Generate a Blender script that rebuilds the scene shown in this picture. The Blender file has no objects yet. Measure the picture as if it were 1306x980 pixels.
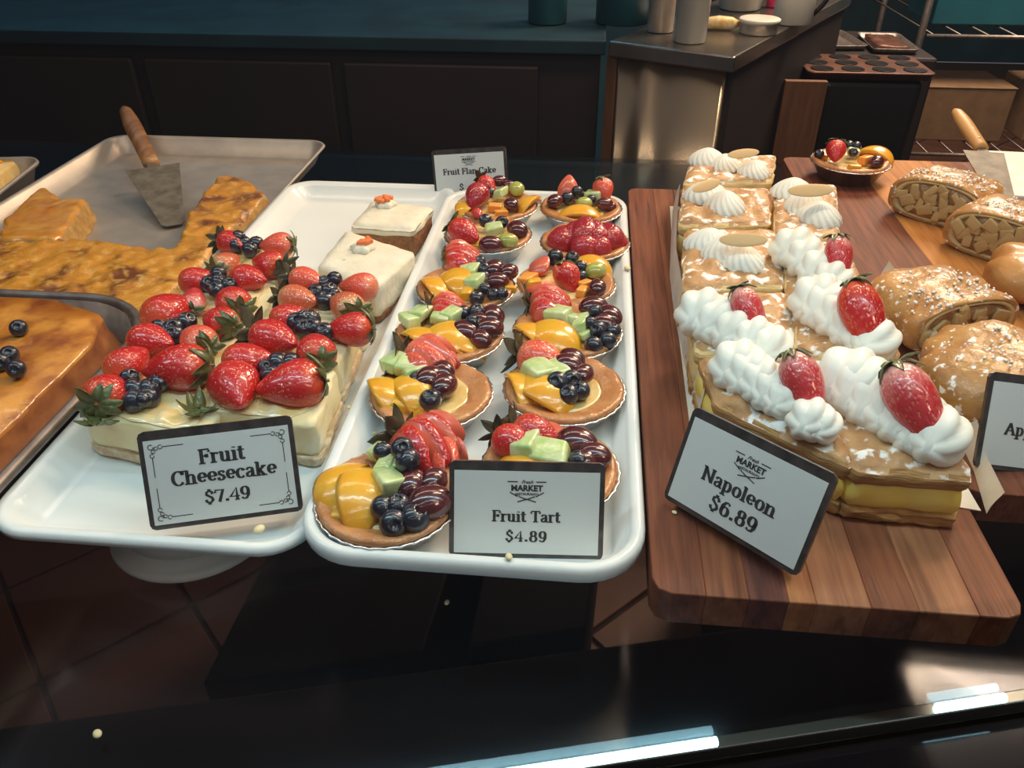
import bpy, bmesh, math, random
from math import sin, cos, pi, radians as RD
from mathutils import Vector, Matrix, Euler, noise
random.seed(7)
S = bpy.context.scene
COL = S.collection
# ------------------------------------------------------------------ camera
CAMP = Vector((.184822, -.359634, .479315)); YAW, PITCH, ROLL, FPX = -.0983105, .598710, -.002446, 1019.934
_f = Vector((sin(YAW)*cos(PITCH), cos(YAW)*cos(PITCH), -sin(PITCH)))
_r0 = Vector((cos(YAW), -sin(YAW), 0)); _u0 = _r0.cross(_f)
_r = cos(ROLL)*_r0 + sin(ROLL)*_u0; _u = -sin(ROLL)*_r0 + cos(ROLL)*_u0
cd = bpy.data.cameras.new('camera'); cam = bpy.data.objects.new('camera', cd); COL.objects.link(cam)
cd.sensor_width = 36; cd.lens = 36*FPX/1306; cd.clip_start = .02; cd.clip_end = 60
cam.matrix_world = Matrix(((_r.x, _u.x, -_f.x, CAMP.x), (_r.y, _u.y, -_f.y, CAMP.y), (_r.z, _u.z, -_f.z, CAMP.z), (0, 0, 0, 1)))
S.camera = cam
def at(px, py, z):                       # point of the plane at height z that the photograph shows at this pixel
    d = _f + _r*((px-653)/FPX) + _u*((490-py)/FPX)
    return CAMP + d*((z-CAMP.z)/d.z)
# ------------------------------------------------------------------ world, exposure, lights
w = bpy.data.worlds.new('room_air'); S.world = w; w.use_nodes = True
w.node_tree.nodes['Background'].inputs[0].default_value = (.36, .33, .36, 1)
w.node_tree.nodes['Background'].inputs[1].default_value = .30
S.view_settings.view_transform = 'Standard'; S.view_settings.look = 'None'
S.view_settings.gamma = 1; S.view_settings.use_curve_mapping = False
S.view_settings.exposure = 0.0
def area(name, loc, to, sx, sy, power, col):
    l = bpy.data.lights.new(name, 'AREA'); l.shape = 'RECTANGLE'; l.size = sx; l.size_y = sy; l.energy = power; l.color = col
    o = bpy.data.objects.new(name, l); COL.objects.link(o); o.location = loc
    o.rotation_euler = (Vector(to)-Vector(loc)).to_track_quat('-Z', 'Y').to_euler()
    return o
area('case_light_front', (.15, .07, .62), (.15, .16, 0), 1.9, .03, 4.1, (.64, .93, 1))
area('case_light_back', (.1, .62, .80), (.1, .45, 0), 2.0, .05, 4.1, (1, .80, .62))
area('room_light', (1.4, 2.5, 1.6), (1.2, 2.6, -.9), 1.2, .6, 85, (1, .72, .48))
area('aisle_light', (.75, .95, 1.5), (.4, 1.7, -.2), .9, .12, 16, (1, .78, .52))  # added fill to brighten the steel end panel
area('under_shelf_light', (-.1, .7, -.12), (-.1, .5, -.9), 1.6, .05, .7, (1, .74, .55))  # added so the floor tiles show below the glass
area('blue_light', (-.7, 2.2, .75), (-.7, 2.4, .1), 2.4, .1, 5, (.02, .5, .85))  # added to give the back worktop its blue glow
area('blue_light_right', (1.6, 2.7, 1.0), (1.7, 2.7, .1), 1.0, .2, 7.0, (.05, .5, .8))  # same added blue glow for the upper right
# ------------------------------------------------------------------ materials
def mat(name, c1, c2=None, scale=60, rough=.5, metal=0, coat=0, sss=0, sscol=(1, .3, .1), bump=0, bscale=None, lo=.35, hi=.65,
        c3=None, s3=30, lo3=.6, hi3=.7, trans=0, ior=1.45, detail=4, stretch=(1, 1, 1), alpha=1, emit=None, spec=.5):
    m = bpy.data.materials.new(name); m.use_nodes = True; nt = m.node_tree; N = nt.nodes; L = nt.links
    b = N['Principled BSDF']; I = b.inputs
    I['Base Color'].default_value = (*c1, 1); I['Roughness'].default_value = rough; I['Metallic'].default_value = metal
    I['Coat Weight'].default_value = coat; I['Coat Roughness'].default_value = .06
    I['IOR'].default_value = ior; I['Transmission Weight'].default_value = trans; I['Specular IOR Level'].default_value = spec
    if sss:
        I['Subsurface Weight'].default_value = sss; I['Subsurface Radius'].default_value = sscol; I['Subsurface Scale'].default_value = .006
    if emit: I['Emission Color'].default_value = (*emit[0], 1); I['Emission Strength'].default_value = emit[1]
    tc = N.new('ShaderNodeTexCoord'); mp = N.new('ShaderNodeMapping'); mp.inputs['Scale'].default_value = stretch
    L.new(tc.outputs['Object'], mp.inputs[0])
    def nz(s, d=detail):
        n = N.new('ShaderNodeTexNoise'); n.inputs['Scale'].default_value = s; n.inputs['Detail'].default_value = d; L.new(mp.outputs[0], n.inputs[0]); return n
    def ramp(src, lo, hi):
        r = N.new('ShaderNodeMapRange'); r.inputs[1].default_value = lo; r.inputs[2].default_value = hi; L.new(src, r.inputs[0]); return r.outputs[0]
    col = None
    def mix(fac, A, B):
        x = N.new('ShaderNodeMix'); x.data_type = 'RGBA'; L.new(fac, x.inputs[0])
        for i, v in ((6, A), (7, B)):
            if isinstance(v, tuple): x.inputs[i].default_value = (*v, 1)
            else: L.new(v, x.inputs[i])
        return x.outputs[2]
    if c2: col = mix(ramp(nz(scale).outputs[0], lo, hi), c1, c2)
    if c3: col = mix(ramp(nz(s3, 6).outputs[0], lo3, hi3), col or c1, c3)
    if col: L.new(col, I['Base Color'])
    if bump:
        bp = N.new('ShaderNodeBump'); bp.inputs['Strength'].default_value = bump; bp.inputs['Distance'].default_value = .002
        L.new(nz(bscale or scale*2).outputs[0], bp.inputs['Height']); L.new(bp.outputs[0], I['Normal'])
        if coat: L.new(bp.outputs[0], I['Coat Normal'])
    m['_'] = 0
    return m
def strawberry_mat(name, red, pale, seed=(.62, .22, .07)):
    m = mat(name, red, rough=.32, coat=.8, sss=.12, sscol=(1, .2, .1)); nt = m.node_tree; N = nt.nodes; L = nt.links; b = N['Principled BSDF']
    tc = N.new('ShaderNodeTexCoord'); v = N.new('ShaderNodeTexVoronoi'); v.inputs['Scale'].default_value = 15; L.new(tc.outputs['Object'], v.inputs[0])
    sx = N.new('ShaderNodeSeparateXYZ'); L.new(tc.outputs['Object'], sx.inputs[0])
    n = N.new('ShaderNodeTexNoise'); n.inputs['Scale'].default_value = 3; L.new(tc.outputs['Object'], n.inputs[0])
    ad = N.new('ShaderNodeMath'); ad.operation = 'MULTIPLY_ADD'; L.new(n.outputs[0], ad.inputs[0]); ad.inputs[1].default_value = .5; L.new(sx.outputs[0], ad.inputs[2])
    r = N.new('ShaderNodeMapRange'); L.new(ad.outputs[0], r.inputs[0]); r.inputs[1].default_value = -.28; r.inputs[2].default_value = .08
    x = N.new('ShaderNodeMix'); x.data_type = 'RGBA'; L.new(r.outputs[0], x.inputs[0]); x.inputs[6].default_value = (*pale, 1); x.inputs[7].default_value = (*red, 1)
    r2 = N.new('ShaderNodeMapRange'); L.new(v.outputs[0], r2.inputs[0]); r2.inputs[1].default_value = .22; r2.inputs[2].default_value = .10
    y = N.new('ShaderNodeMix'); y.data_type = 'RGBA'; L.new(r2.outputs[0], y.inputs[0]); L.new(x.outputs[2], y.inputs[6]); y.inputs[7].default_value = (*seed, 1)
    L.new(y.outputs[2], b.inputs['Base Color'])
    bp = N.new('ShaderNodeBump'); bp.inputs['Strength'].default_value = .45; bp.inputs['Distance'].default_value = .001
    r3 = N.new('ShaderNodeMapRange'); L.new(v.outputs[0], r3.inputs[0]); r3.inputs[1].default_value = .1; r3.inputs[2].default_value = .5
    L.new(r3.outputs[0], bp.inputs['Height']); L.new(bp.outputs[0], b.inputs['Normal']); L.new(bp.outputs[0], b.inputs['Coat Normal'])
    return m
M = {}
M['berry_red'] = strawberry_mat('strawberry_red', (.55, .014, .013), (.74, .10, .035))
M['berry_dark'] = strawberry_mat('strawberry_dark', (.36, .008, .018), (.5, .02, .03), (.5, .1, .06))
M['berry_coral'] = strawberry_mat('strawberry_coral', (.78, .10, .05), (.85, .28, .16))
M['berry_pale'] = strawberry_mat('strawberry_unripe', (.62, .13, .05), (.72, .50, .24))
M['berry_pink'] = strawberry_mat('strawberry_pink', (.60, .035, .04), (.85, .42, .36))
M['berry_flesh'] = mat('strawberry_flesh', (.78, .22, .13), (.62, .07, .04), 160, rough=.3, coat=.6, sss=.1)
M['leaf'] = mat('calyx_leaf', (.065, .10, .02), (.14, .13, .05), 14, rough=.45, coat=.4)
M['leaf_dark'] = mat('calyx_leaf_dark', (.03, .035, .02), (.07, .06, .03), 300, rough=.5, coat=.3)
M['blue'] = mat('blueberry_skin', (.006, .006, .014), (.020, .024, .042), 3, rough=.38, coat=.8)
M['grape'] = mat('red_grape_skin', (.055, .006, .010), (.12, .016, .018), 1.6, rough=.25, coat=.9, sss=.08)
M['green_grape'] = mat('green_grape_skin', (.36, .40, .07), (.50, .48, .14), 2, rough=.2, coat=.8, sss=.25, sscol=(.6, .8, .2))
M['peach'] = mat('peach_flesh', (.84, .45, .03), (.82, .34, .015), 2.2, rough=.3, coat=.8, sss=.2, sscol=(1, .5, .1), bump=.15, bscale=14)
M['mango'] = mat('peach_flesh_yellow', (.78, .43, .02), (.80, .34, .01), 2.2, rough=.3, coat=.8, sss=.2, sscol=(1, .5, .1), bump=.15, bscale=14)
M['melon'] = mat('melon_flesh', (.46, .60, .20), (.70, .76, .44), 2.2, rough=.25, coat=.7, sss=.3, sscol=(.6, .9, .3), bump=.2, bscale=8)
M['papaya'] = mat('papaya_flesh', (.88, .36, .06), rough=.3, coat=.6, sss=.2)
M['crust'] = mat('tart_crust', (.62, .29, .11), (.46, .17, .05), 45, rough=.38, coat=.6, bump=.8, bscale=190)
M['custard'] = mat('tart_custard', (.86, .66, .30), (.80, .52, .16), 70, rough=.25, coat=.9, bump=.4, bscale=90)
M['foil'] = mat('foil', (.82, .80, .78), rough=.22, metal=1)
M['porcelain'] = mat('white_tray_plastic', (.80, .82, .80), (.74, .77, .76), 9, rough=.26, coat=.2)
M['tray_liner'] = mat('pinkish_tray_plastic', (.80, .78, .75), (.76, .73, .70), 9, rough=.35)
M['alum'] = mat('aluminium_pan', (.60, .53, .45), (.50, .44, .38), 25, rough=.45, metal=.65, bump=.05, bscale=300)
M['alum_dull'] = mat('dull_aluminium_rim', (.26, .22, .20), (.18, .145, .125), 60, rough=.45, metal=.8)
M['steel'] = mat('brushed_steel', (.62, .48, .32), (.54, .42, .28), 6, rough=.27, metal=.95, bump=.05, bscale=40, stretch=(1, 1, .05))
M['steel_dark'] = mat('dark_steel_top', (.14, .13, .12), (.09, .085, .08), 8, rough=.28, metal=.8)
M['black'] = mat('black_plastic', (.010, .009, .009), rough=.3)
M['black_panel'] = mat('dark_cabinet_laminate', (.012, .008, .007), (.020, .012, .010), 4, rough=.6)
M['frame'] = mat('sign_holder_plastic', (.03, .027, .025), (.07, .055, .05), 90, rough=.25, coat=.5)
M['card'] = mat('sign_card', (.66, .68, .66), rough=.55)
M['ink'] = mat('sign_ink', (.035, .035, .033), rough=.6)
M['cheese'] = mat('cheesecake_filling', (.84, .74, .46), (.80, .66, .36), 45, rough=.42, bump=.3, bscale=120, c3=(.85, .80, .62), s3=25, sss=.1, sscol=(1, .8, .4))
M['cheese_base'] = mat('cheesecake_base', (.56, .38, .22), (.80, .68, .48), 110, rough=.7, bump=.5, bscale=220)
M['glaze'] = mat('apricot_glaze', (.86, .60, .22), (.84, .74, .50), 32, rough=.15, coat=1, bump=.3, bscale=60)
M['frosting'] = mat('cream_cheese_frosting', (.78, .71, .54), (.84, .79, .65), 60, rough=.55, bump=.5, bscale=140, c3=(.52, .36, .22), s3=70, lo3=.66, hi3=.74)
M['sponge'] = mat('carrot_sponge', (.22, .085, .03), (.34, .15, .06), 180, rough=.8, bump=.9, bscale=260)
M['carrot'] = mat('orange_icing', (.85, .22, .06), rough=.4)
M['flan'] = mat('caramel_glazed_pudding', (.66, .28, .022), (.20, .055, .008), 26, rough=.3, coat=1, bump=.6, bscale=380, lo=.50, hi=.64, c3=(.72, .42, .09), s3=85, lo3=.52, hi3=.7, detail=8)
M['flan2'] = mat('pale_caramel_pudding', (.70, .34, .05), (.55, .20, .02), 30, rough=.3, coat=.7, bump=.5, bscale=70)
M['flan_side'] = mat('pudding_crumb', (.50, .30, .09), (.36, .19, .05), 90, rough=.6, bump=.6, bscale=180)
M['cake'] = mat('browned_cake', (.48, .17, .022), (.26, .065, .012), 30, rough=.32, coat=.5, bump=.35, bscale=90, lo=.42, hi=.66, c3=(.66, .28, .045), s3=22, lo3=.52, hi3=.66, detail=7)
M['cake_side'] = mat('browned_cake_side', (.20, .055, .014), (.36, .12, .03), 40, rough=.5, bump=.4, bscale=90)
M['puff'] = mat('puff_pastry', (.56, .33, .15), (.42, .21, .08), 60, rough=.55, coat=.08, bump=.7, bscale=150, c3=(.92, .90, .86), s3=85, lo3=.54, hi3=.62)
M['puff_side'] = mat('puff_pastry_layers', (.54, .30, .10), (.36, .16, .04), 60, rough=.6, bump=.9, bscale=120, stretch=(1, 1, 8))
M['puff_cream'] = mat('pale_puff_side', (.76, .58, .28), (.66, .44, .18), 60, rough=.55, bump=.7, bscale=90, stretch=(1, 1, 4))
M['vanilla_pale'] = mat('pale_custard', (.84, .66, .34), (.80, .56, .22), 60, rough=.45, bump=.5, bscale=90)
M['vanilla'] = mat('vanilla_custard', (.92, .68, .12), (.90, .72, .20), 40, rough=.4, bump=.3, bscale=60, sss=.15, sscol=(1, .7, .2))
M['cream'] = mat('whipped_cream', (.84, .83, .74), (.86, .85, .77), 50, rough=.45, bump=.1, bscale=150)
M['almond'] = mat('almond_slice', (.72, .50, .26), (.64, .40, .17), 80, rough=.5)
M['paper'] = mat('parchment', (.80, .76, .68), (.72, .64, .52), 30, rough=.5, bump=.4, bscale=60)
M['strudel'] = mat('strudel_crust', (.54, .28, .09), (.36, .155, .04), 35, rough=.4, coat=.3, bump=.8, bscale=110, c3=(.90, .86, .80), s3=130, lo3=.60, hi3=.66)
M['strudel_plain'] = mat('smooth_strudel_crust', (.55, .27, .08), (.40, .17, .04), 30, rough=.42, coat=.3, bump=.5, bscale=90)
M['strudel_in'] = mat('apple_filling', (.20, .085, .03), (.36, .19, .07), 90, rough=.4, coat=.5, bump=.8, bscale=140)
M['strudel_layer'] = mat('strudel_dough', (.62, .46, .22), (.48, .30, .12), 60, rough=.55, bump=.4, bscale=90)
M['apple'] = mat('apple_chunk', (.62, .43, .18), (.44, .25, .08), 90, rough=.4, coat=.4, bump=.4, bscale=150)
M['sugar'] = mat('pearl_sugar', (.90, .87, .82), rough=.5)
M['tan'] = mat('cardboard', (.20, .115, .06), (.16, .09, .045), 20, rough=.8)
M['brownpost'] = mat('stained_post', (.16, .065, .028), (.11, .045, .02), 20, rough=.6, stretch=(4, 4, .4))
M['handle'] = mat('oiled_wood_handle', (.42, .21, .08), (.20, .085, .03), 50, rough=.4, coat=.2, stretch=(1.5, .2, .6), bump=.2, bscale=120)
M['handle_pale'] = mat('pale_wood_handle', (.55, .30, .10), (.44, .22, .07), 50, rough=.45, stretch=(1.5, .2, .6))
M['blade'] = mat('worn_steel_blade', (.20, .18, .14), (.12, .10, .08), 60, rough=.6, metal=.3, bump=.05)
M['whiteplastic'] = mat('white_plastic', (.62, .58, .52), rough=.4)
M['frosty'] = mat('cloudy_plastic', (.42, .40, .36), rough=.35, coat=.3)
M['pink'] = mat('pink_plastic', (.65, .04, .14), rough=.4)
M['teal'] = mat('teal_plastic', (.012, .07, .095), (.016, .10, .125), 4, rough=.35)  # the crate's own teal; on the steel pots, blue light put into the colour
M['tealtop'] = mat('dark_worktop', (.006, .030, .042), (.004, .018, .026), 6, rough=.5)  # blue reflection of the glass put into the worktop colour
M['rust'] = mat('copper_brown_tin', (.14, .06, .038), (.09, .04, .026), 30, rough=.45, metal=.4)
M['yellowpack'] = mat('yellow_wrapper', (.60, .36, .10), (.75, .62, .4), 60, rough=.4)
M['bag'] = mat('black_bag', (.012, .010, .010), rough=.25, bump=1, bscale=12)
M['tile'] = mat('brown_floor_tile', (.14, .062, .036), (.10, .042, .025), 5, rough=.45)
M['grout'] = mat('tile_grout', (.03, .02, .016), rough=.9)
M['led'] = mat('led_tube_light', (.9, 1, 1), emit=((.45, .86, 1), 11))  # glow in place of a reflection on the metal strip
M['chrome'] = mat('aluminium_trim', (.42, .40, .34), rough=.25, metal=1)
M['wallteal'] = mat('dark_blue_wall', (.016, .055, .075), (.008, .03, .045), 3, rough=.5)  # wall colour carries the blue glow reflected in the glass
wood = []
for i, (a, b_) in enumerate([((.20, .060, .026), (.12, .034, .016)), ((.40, .165, .058), (.27, .095, .032)), ((.16, .055, .036), (.09, .030, .024)),
                             ((.44, .20, .075), (.30, .12, .04)), ((.25, .088, .036), (.16, .050, .022)), ((.36, .155, .07), (.26, .10, .045)), ((.52, .22, .055), (.40, .15, .035))]):
    wood.append(mat('board_stave_wood', a, b_, 28, rough=.62, spec=.3, stretch=(6, .35, 3), bump=.25, bscale=60, detail=8, coat=.05, c3=tuple(c*.6 for c in b_), s3=22, lo3=.55, hi3=.75))
def glass_mat(name, tint, refl=1.0, haze=0, gr=.03):      # thin pane: reflects by Fresnel, the rest passes straight through
    m = bpy.data.materials.new(name); m.use_nodes = True; nt = m.node_tree; N = nt.nodes; L = nt.links; N.remove(N['Principled BSDF'])
    t = N.new('ShaderNodeBsdfTransparent'); t.inputs[0].default_value = (*tint, 1)
    g = N.new('ShaderNodeBsdfGlossy'); g.inputs['Roughness'].default_value = gr
    fr = N.new('ShaderNodeFresnel'); fr.inputs[0].default_value = 1.45
    mu = N.new('ShaderNodeMath'); mu.operation = 'MULTIPLY'; mu.inputs[1].default_value = refl; L.new(fr.outputs[0], mu.inputs[0])
    x = N.new('ShaderNodeMixShader'); L.new(mu.outputs[0], x.inputs[0]); L.new(t.outputs[0], x.inputs[1]); L.new(g.outputs[0], x.inputs[2])
    out = x.outputs[0]
    if haze:                                        # pale haze added to the pane: a few per cent of patchy diffuse white
        d = N.new('ShaderNodeBsdfDiffuse'); d.inputs[0].default_value = (.85, .9, 1, 1)
        tc = N.new('ShaderNodeTexCoord'); n = N.new('ShaderNodeTexNoise'); n.inputs['Scale'].default_value = 5; n.inputs['Detail'].default_value = 6; L.new(tc.outputs['Object'], n.inputs[0])
        r = N.new('ShaderNodeMapRange'); r.inputs[1].default_value = .3; r.inputs[2].default_value = .75; r.inputs[3].default_value = haze*.6; r.inputs[4].default_value = haze*1.6; L.new(n.outputs[0], r.inputs[0])
        y = N.new('ShaderNodeMixShader'); L.new(r.outputs[0], y.inputs[0]); L.new(out, y.inputs[1]); L.new(d.outputs[0], y.inputs[2]); out = y.outputs[0]
    L.new(out, N['Material Output'].inputs[0]); return m
M['shelfglass'] = glass_mat('smoked_shelf_glass', (.72, .70, .70), .55, 0, .14)
M['paneglass'] = glass_mat('front_glass', (.98, .99, .99), .6, .022)
# ------------------------------------------------------------------ builders
def mesh(name, V, F, m=None, smooth=True):
    me = bpy.data.meshes.new(name); me.from_pydata([tuple(v) for v in V], [], F); me.update()
    if smooth: me.shade_smooth()
    if m: me.materials.append(M[m] if isinstance(m, str) else m)
    return me
def obj(name, me, parent=None, loc=(0, 0, 0), rot=(0, 0, 0), scale=(1, 1, 1)):
    o = bpy.data.objects.new(name, me); COL.objects.link(o); o.location = loc; o.rotation_euler = rot; o.scale = scale
    if parent: o.parent = parent
    return o
def tag(o, label=None, cat=None, group=None, kind=None):
    if label: o['label'] = label
    if cat: o['category'] = cat
    if group: o['group'] = group
    if kind: o['kind'] = kind
    return o
def thing(name, loc, label, cat, group=None, rot=(0, 0, 0)):
    o = bpy.data.objects.new(name, None); o.empty_display_size = .01; COL.objects.link(o); o.location = loc; o.rotation_euler = rot
    return tag(o, label, cat, group)
def bm_mesh(name, bm, m, smooth=False):
    me = bpy.data.meshes.new(name); bm.to_mesh(me); bm.free()
    if smooth: me.shade_smooth()
    if m: me.materials.append(M[m] if isinstance(m, str) else m)
    return me
def box(name, x0, x1, y0, y1, z0, z1, m, bev=.002, seg=2):
    bm = bmesh.new(); bmesh.ops.create_cube(bm, size=1)
    for v in bm.verts: v.co = Vector(((x0+x1)/2+v.co.x*(x1-x0), (y0+y1)/2+v.co.y*(y1-y0), (z0+z1)/2+v.co.z*(z1-z0)))
    if bev: bmesh.ops.bevel(bm, geom=bm.edges[:], offset=bev, segments=seg, affect='EDGES', profile=.5)
    return bm_mesh(name, bm, m)
def prism(name, poly, z0, z1, m, bev=0, seg=2):
    bm = bmesh.new(); b = [bm.verts.new((p[0], p[1], z0)) for p in poly]; t = [bm.verts.new((p[0], p[1], z1)) for p in poly]; n = len(poly)
    bm.faces.new(b[::-1]); bm.faces.new(t)
    for i in range(n): bm.faces.new((b[i], b[(i+1) % n], t[(i+1) % n], t[i]))
    bmesh.ops.recalc_face_normals(bm, faces=bm.faces)
    if bev: bmesh.ops.bevel(bm, geom=bm.edges[:], offset=bev, segments=seg, affect='EDGES', profile=.5)
    return bm_mesh(name, bm, m)
def loft(name, rings, m, cap0=True, cap1=True, smooth=True, closed=True):
    V = [p for r in rings for p in r]; n = len(rings[0]); F = []
    for i in range(len(rings)-1):
        for j in range(n if closed else n-1):
            a, b = i*n+j, i*n+(j+1) % n; F.append((a, b, b+n, a+n))
    if cap0: F.append(tuple(range(n))[::-1])
    if cap1: F.append(tuple(range((len(rings)-1)*n, len(rings)*n)))
    return mesh(name, V, F, m, smooth)
def lathe(name, prof, m, n=48, fl=0, flk=0, **k):
    rings = []
    for r, z in prof:
        rings.append([((r*(1+fl*cos(flk*2*pi*j/n)))*cos(2*pi*j/n), (r*(1+fl*cos(flk*2*pi*j/n)))*sin(2*pi*j/n), z) for j in range(n)])
    return loft(name, rings, m, **k)
def rrect(x0, x1, y0, y1, r, z, k=8):
    P = []
    for cx, cy, a in ((x1-r, y0+r, -pi/2), (x1-r, y1-r, 0), (x0+r, y1-r, pi/2), (x0+r, y0+r, pi)):
        for i in range(k+1): P.append((cx+r*cos(a+i*pi/2/k), cy+r*sin(a+i*pi/2/k), z))
    return P
def pan_mesh(name, x0, x1, y0, y1, r, prof, m):      # prof: (inset, z) from the outside bottom over the rim to the inside floor
    rings = [rrect(x0+i, x1-i, y0+i, y1-i, max(r-i, .004), z) for i, z in prof]
    return loft(name, rings, m)
def tube(name, pts, rad, m, n=10, closed=False):
    P = [Vector(p) for p in pts]; rings = []
    for i, p in enumerate(P):
        a = P[i-1] if (i > 0 or closed) else P[0]; b = P[(i+1) % len(P)] if (i < len(P)-1 or closed) else P[-1]
        t = (b-a).normalized(); s = t.cross(Vector((0, 0, 1)))
        if s.length < .01: s = Vector((1, 0, 0))
        s.normalize(); u = s.cross(t); rr = rad[i] if isinstance(rad, (list, tuple)) else rad
        rings.append([p+s*rr*cos(2*pi*j/n)+u*rr*sin(2*pi*j/n) for j in range(n)])
    if closed: rings.append(rings[0])
    return loft(name, rings, m, cap0=not closed, cap1=not closed)
def nz(p, s, seed=0): return noise.noise(Vector((p[0]*s+seed*7.3, p[1]*s-seed*3.1, p[2]*s+seed)))
def ring_poly(poly, per=10, rnd=.1):                  # resample a polygon with softened corners
    n = len(poly); out = []
    for i in range(n):
        a = Vector(poly[i][:2]); b = Vector(poly[(i+1) % n][:2]); c = Vector(poly[(i+2) % n][:2])
        for k in range(per): out.append(a.lerp(b, rnd+(1-2*rnd)*k/(per-1)))
    return out
def puck(name, poly, z0, z1, m, per=12, amp=.001, fr=60, edge=.003, bulge=0, seed=0, top=6, lip=0, topamp=None, rnd=.05):
    P = ring_poly(poly, per, rnd); n = len(P); c = sum(P, Vector((0, 0)))/n; rings = []; ta = amp if topamp is None else topamp
    def R(shr, z, k=1):
        r = []
        for p in P:
            d = (p-c); L = d.length; q = c+d*(1-shr/L) if shr < L else c.copy()
            nn = d.normalized(); dd = amp*k*nz((q.x, q.y, z*1.5), fr, seed); q = q+nn*dd
            r.append((q.x, q.y, z))
        return r
    h = z1-z0
    rings.append(R(edge*.4, z0)); rings.append(R(0, z0+min(edge, h*.2)))
    for t in (.3, .5, .7): rings.append(R(-bulge*sin(pi*t), z0+h*t))
    rings.append(R(-lip, z1-edge)); rings.append(R(edge*.3-lip, z1-edge*.3))
    for k in range(1, top+1):
        f = k/top*.97; r = []
        for p in P:
            q = c+(p-c)*(1-f)*(1-edge/ max(.01, (p-c).length)); r.append((q.x, q.y, z1+ta*nz((q.x, q.y, 0), fr, seed+3)))
        rings.append(r)
    return loft(name, rings, m)
def blob(name, poly, z0, h, m, cell=.003, amp=.003, fr=40, edge=.008, seed=0, side=None):   # height field over any outline
    xs = [p[0] for p in poly]; ys = [p[1] for p in poly]; x0, x1, y0, y1 = min(xs), max(xs), min(ys), max(ys)
    nx, ny = int((x1-x0)/cell)+3, int((y1-y0)/cell)+3; n = len(poly)
    def sd(x, y):
        d = 9; ins = False
        for i in range(n):
            ax, ay = poly[i][:2]; bx, by = poly[(i+1) % n][:2]
            vx, vy = bx-ax, by-ay; t = max(0, min(1, ((x-ax)*vx+(y-ay)*vy)/(vx*vx+vy*vy)))
            d = min(d, math.hypot(x-ax-t*vx, y-ay-t*vy))
            if (ay > y) != (by > y) and x < (bx-ax)*(y-ay)/(by-ay)+ax: ins = not ins
        return d if ins else -d
    idx = {}; V = []; F = []; D = {}
    for j in range(ny):
        for i in range(nx):
            x, y = x0+(i-1)*cell, y0+(j-1)*cell; s = sd(x, y)+.004*nz((x, y, 0), 50, seed); D[i, j] = s
            if s > -cell:
                t = max(0, min(1, s/edge)); t = math.sqrt(1-(1-t)**2)
                z = z0 if s <= 0 else z0+h*t+amp*(nz((x, y, 0), fr, seed)+.5*nz((x, y, 1), fr*2.3, seed))*t
                idx[i, j] = len(V); V.append((x, y, z))
    for j in range(ny-1):
        for i in range(nx-1):
            q = [(i, j), (i+1, j), (i+1, j+1), (i, j+1)]
            if all(k in idx for k in q): F.append(tuple(idx[k] for k in q))
    me = mesh(name, V, F, m)
    if side:
        me.materials.append(M[side])
        for p in me.polygons:
            if p.normal.z < .45: p.material_index = 1
    return me
# ---- fruit meshes, unit sized, tip along +x
def berry_profile(t): return (.5*math.sin(pi*min(1, t**.75))**.62)*(1-.25*t)*.86
def strawberry_mesh(name, m, n=26, rg=16, cut=None, seed=0):
    rings = []
    for i in range(rg+1):
        t = i/rg; tt = .5-.5*cos(pi*t); x = -.5+tt; r = max(.002, berry_profile(max(.001, min(.999, tt))))
        ring = []
        for j in range(n):
            a = 2*pi*j/n; q = r*(1+.06*noise.noise(Vector((cos(a)+seed, sin(a), x*2))))
            z = q*sin(a)
            if cut is not None: z = max(z, cut)
            ring.append((x, q*cos(a), z))
        rings.append(ring)
    return loft(name, rings, m)
def calyx_mesh(name, m, k=8, L=.34, seed=1, curl=.2):
    rnd = random.Random(seed); V = []; F = []
    for q in range(k):
        a = 2*pi*q/k+rnd.uniform(-.25, .25); l = L*rnd.uniform(.8, 1.2); w = l*.25; cu = curl*rnd.uniform(-.3, 1.3); b = len(V)
        for i in range(6):
            t = i/5; r = .03+l*t; ww = w*sin(pi*(.15+.85*t))**.8*(1 if t < 1 else 0)+.004; x = -.03+cu*t*t*.9-.06*sin(t*pi)
            for s in (-1, 0, 1):
                V.append((x+(.02 if s else 0), r*cos(a)-s*ww*sin(a), r*sin(a)+s*ww*cos(a)))
        for i in range(5):
            for s in (0, 1): F.append((b+i*3+s, b+i*3+s+1, b+i*3+s+4, b+i*3+s+3))
        nV = len(V)-b
        for v in V[b:b+nV]: V.append((v[0]-.018, v[1], v[2]))
        for i in range(5):
            for s in (0, 1): F.append((b+nV+i*3+s+3, b+nV+i*3+s+4, b+nV+i*3+s+1, b+nV+i*3+s))
            for s in (0, 2): F.append((b+i*3+s, b+i*3+s+3, b+nV+i*3+s+3, b+nV+i*3+s))
    b = len(V)                                        # short stub of stalk
    for i in range(2):
        for j in range(6): V.append((-.12*i, .035*cos(j*pi/3), .035*sin(j*pi/3)))
    for j in range(6): F.append((b+j, b+(j+1) % 6, b+6+(j+1) % 6, b+6+j))
    F.append(tuple(range(b+6, b+12)))
    return mesh(name, V, F, m)
def blueberry_mesh(name, m):
    prof = [(.002, -.46), (.2, -.43), (.36, -.32), (.47, -.14), (.5, .04), (.47, .2), (.38, .34), (.27, .41), (.2, .45), (.17, .42), (.14, .36), (.03, .35)]
    rings = []
    for r, z in prof:
        rings.append([(r*cos(2*pi*j/20)*(1+(.12*cos(5*2*pi*j/20) if .19 < r < .22 and z > 0 else 0)), r*sin(2*pi*j/20), z+(.03*cos(5*2*pi*j/20) if .19 < r < .22 and z > 0 else 0)) for j in range(20)])
    return loft(name, rings, m)
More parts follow.
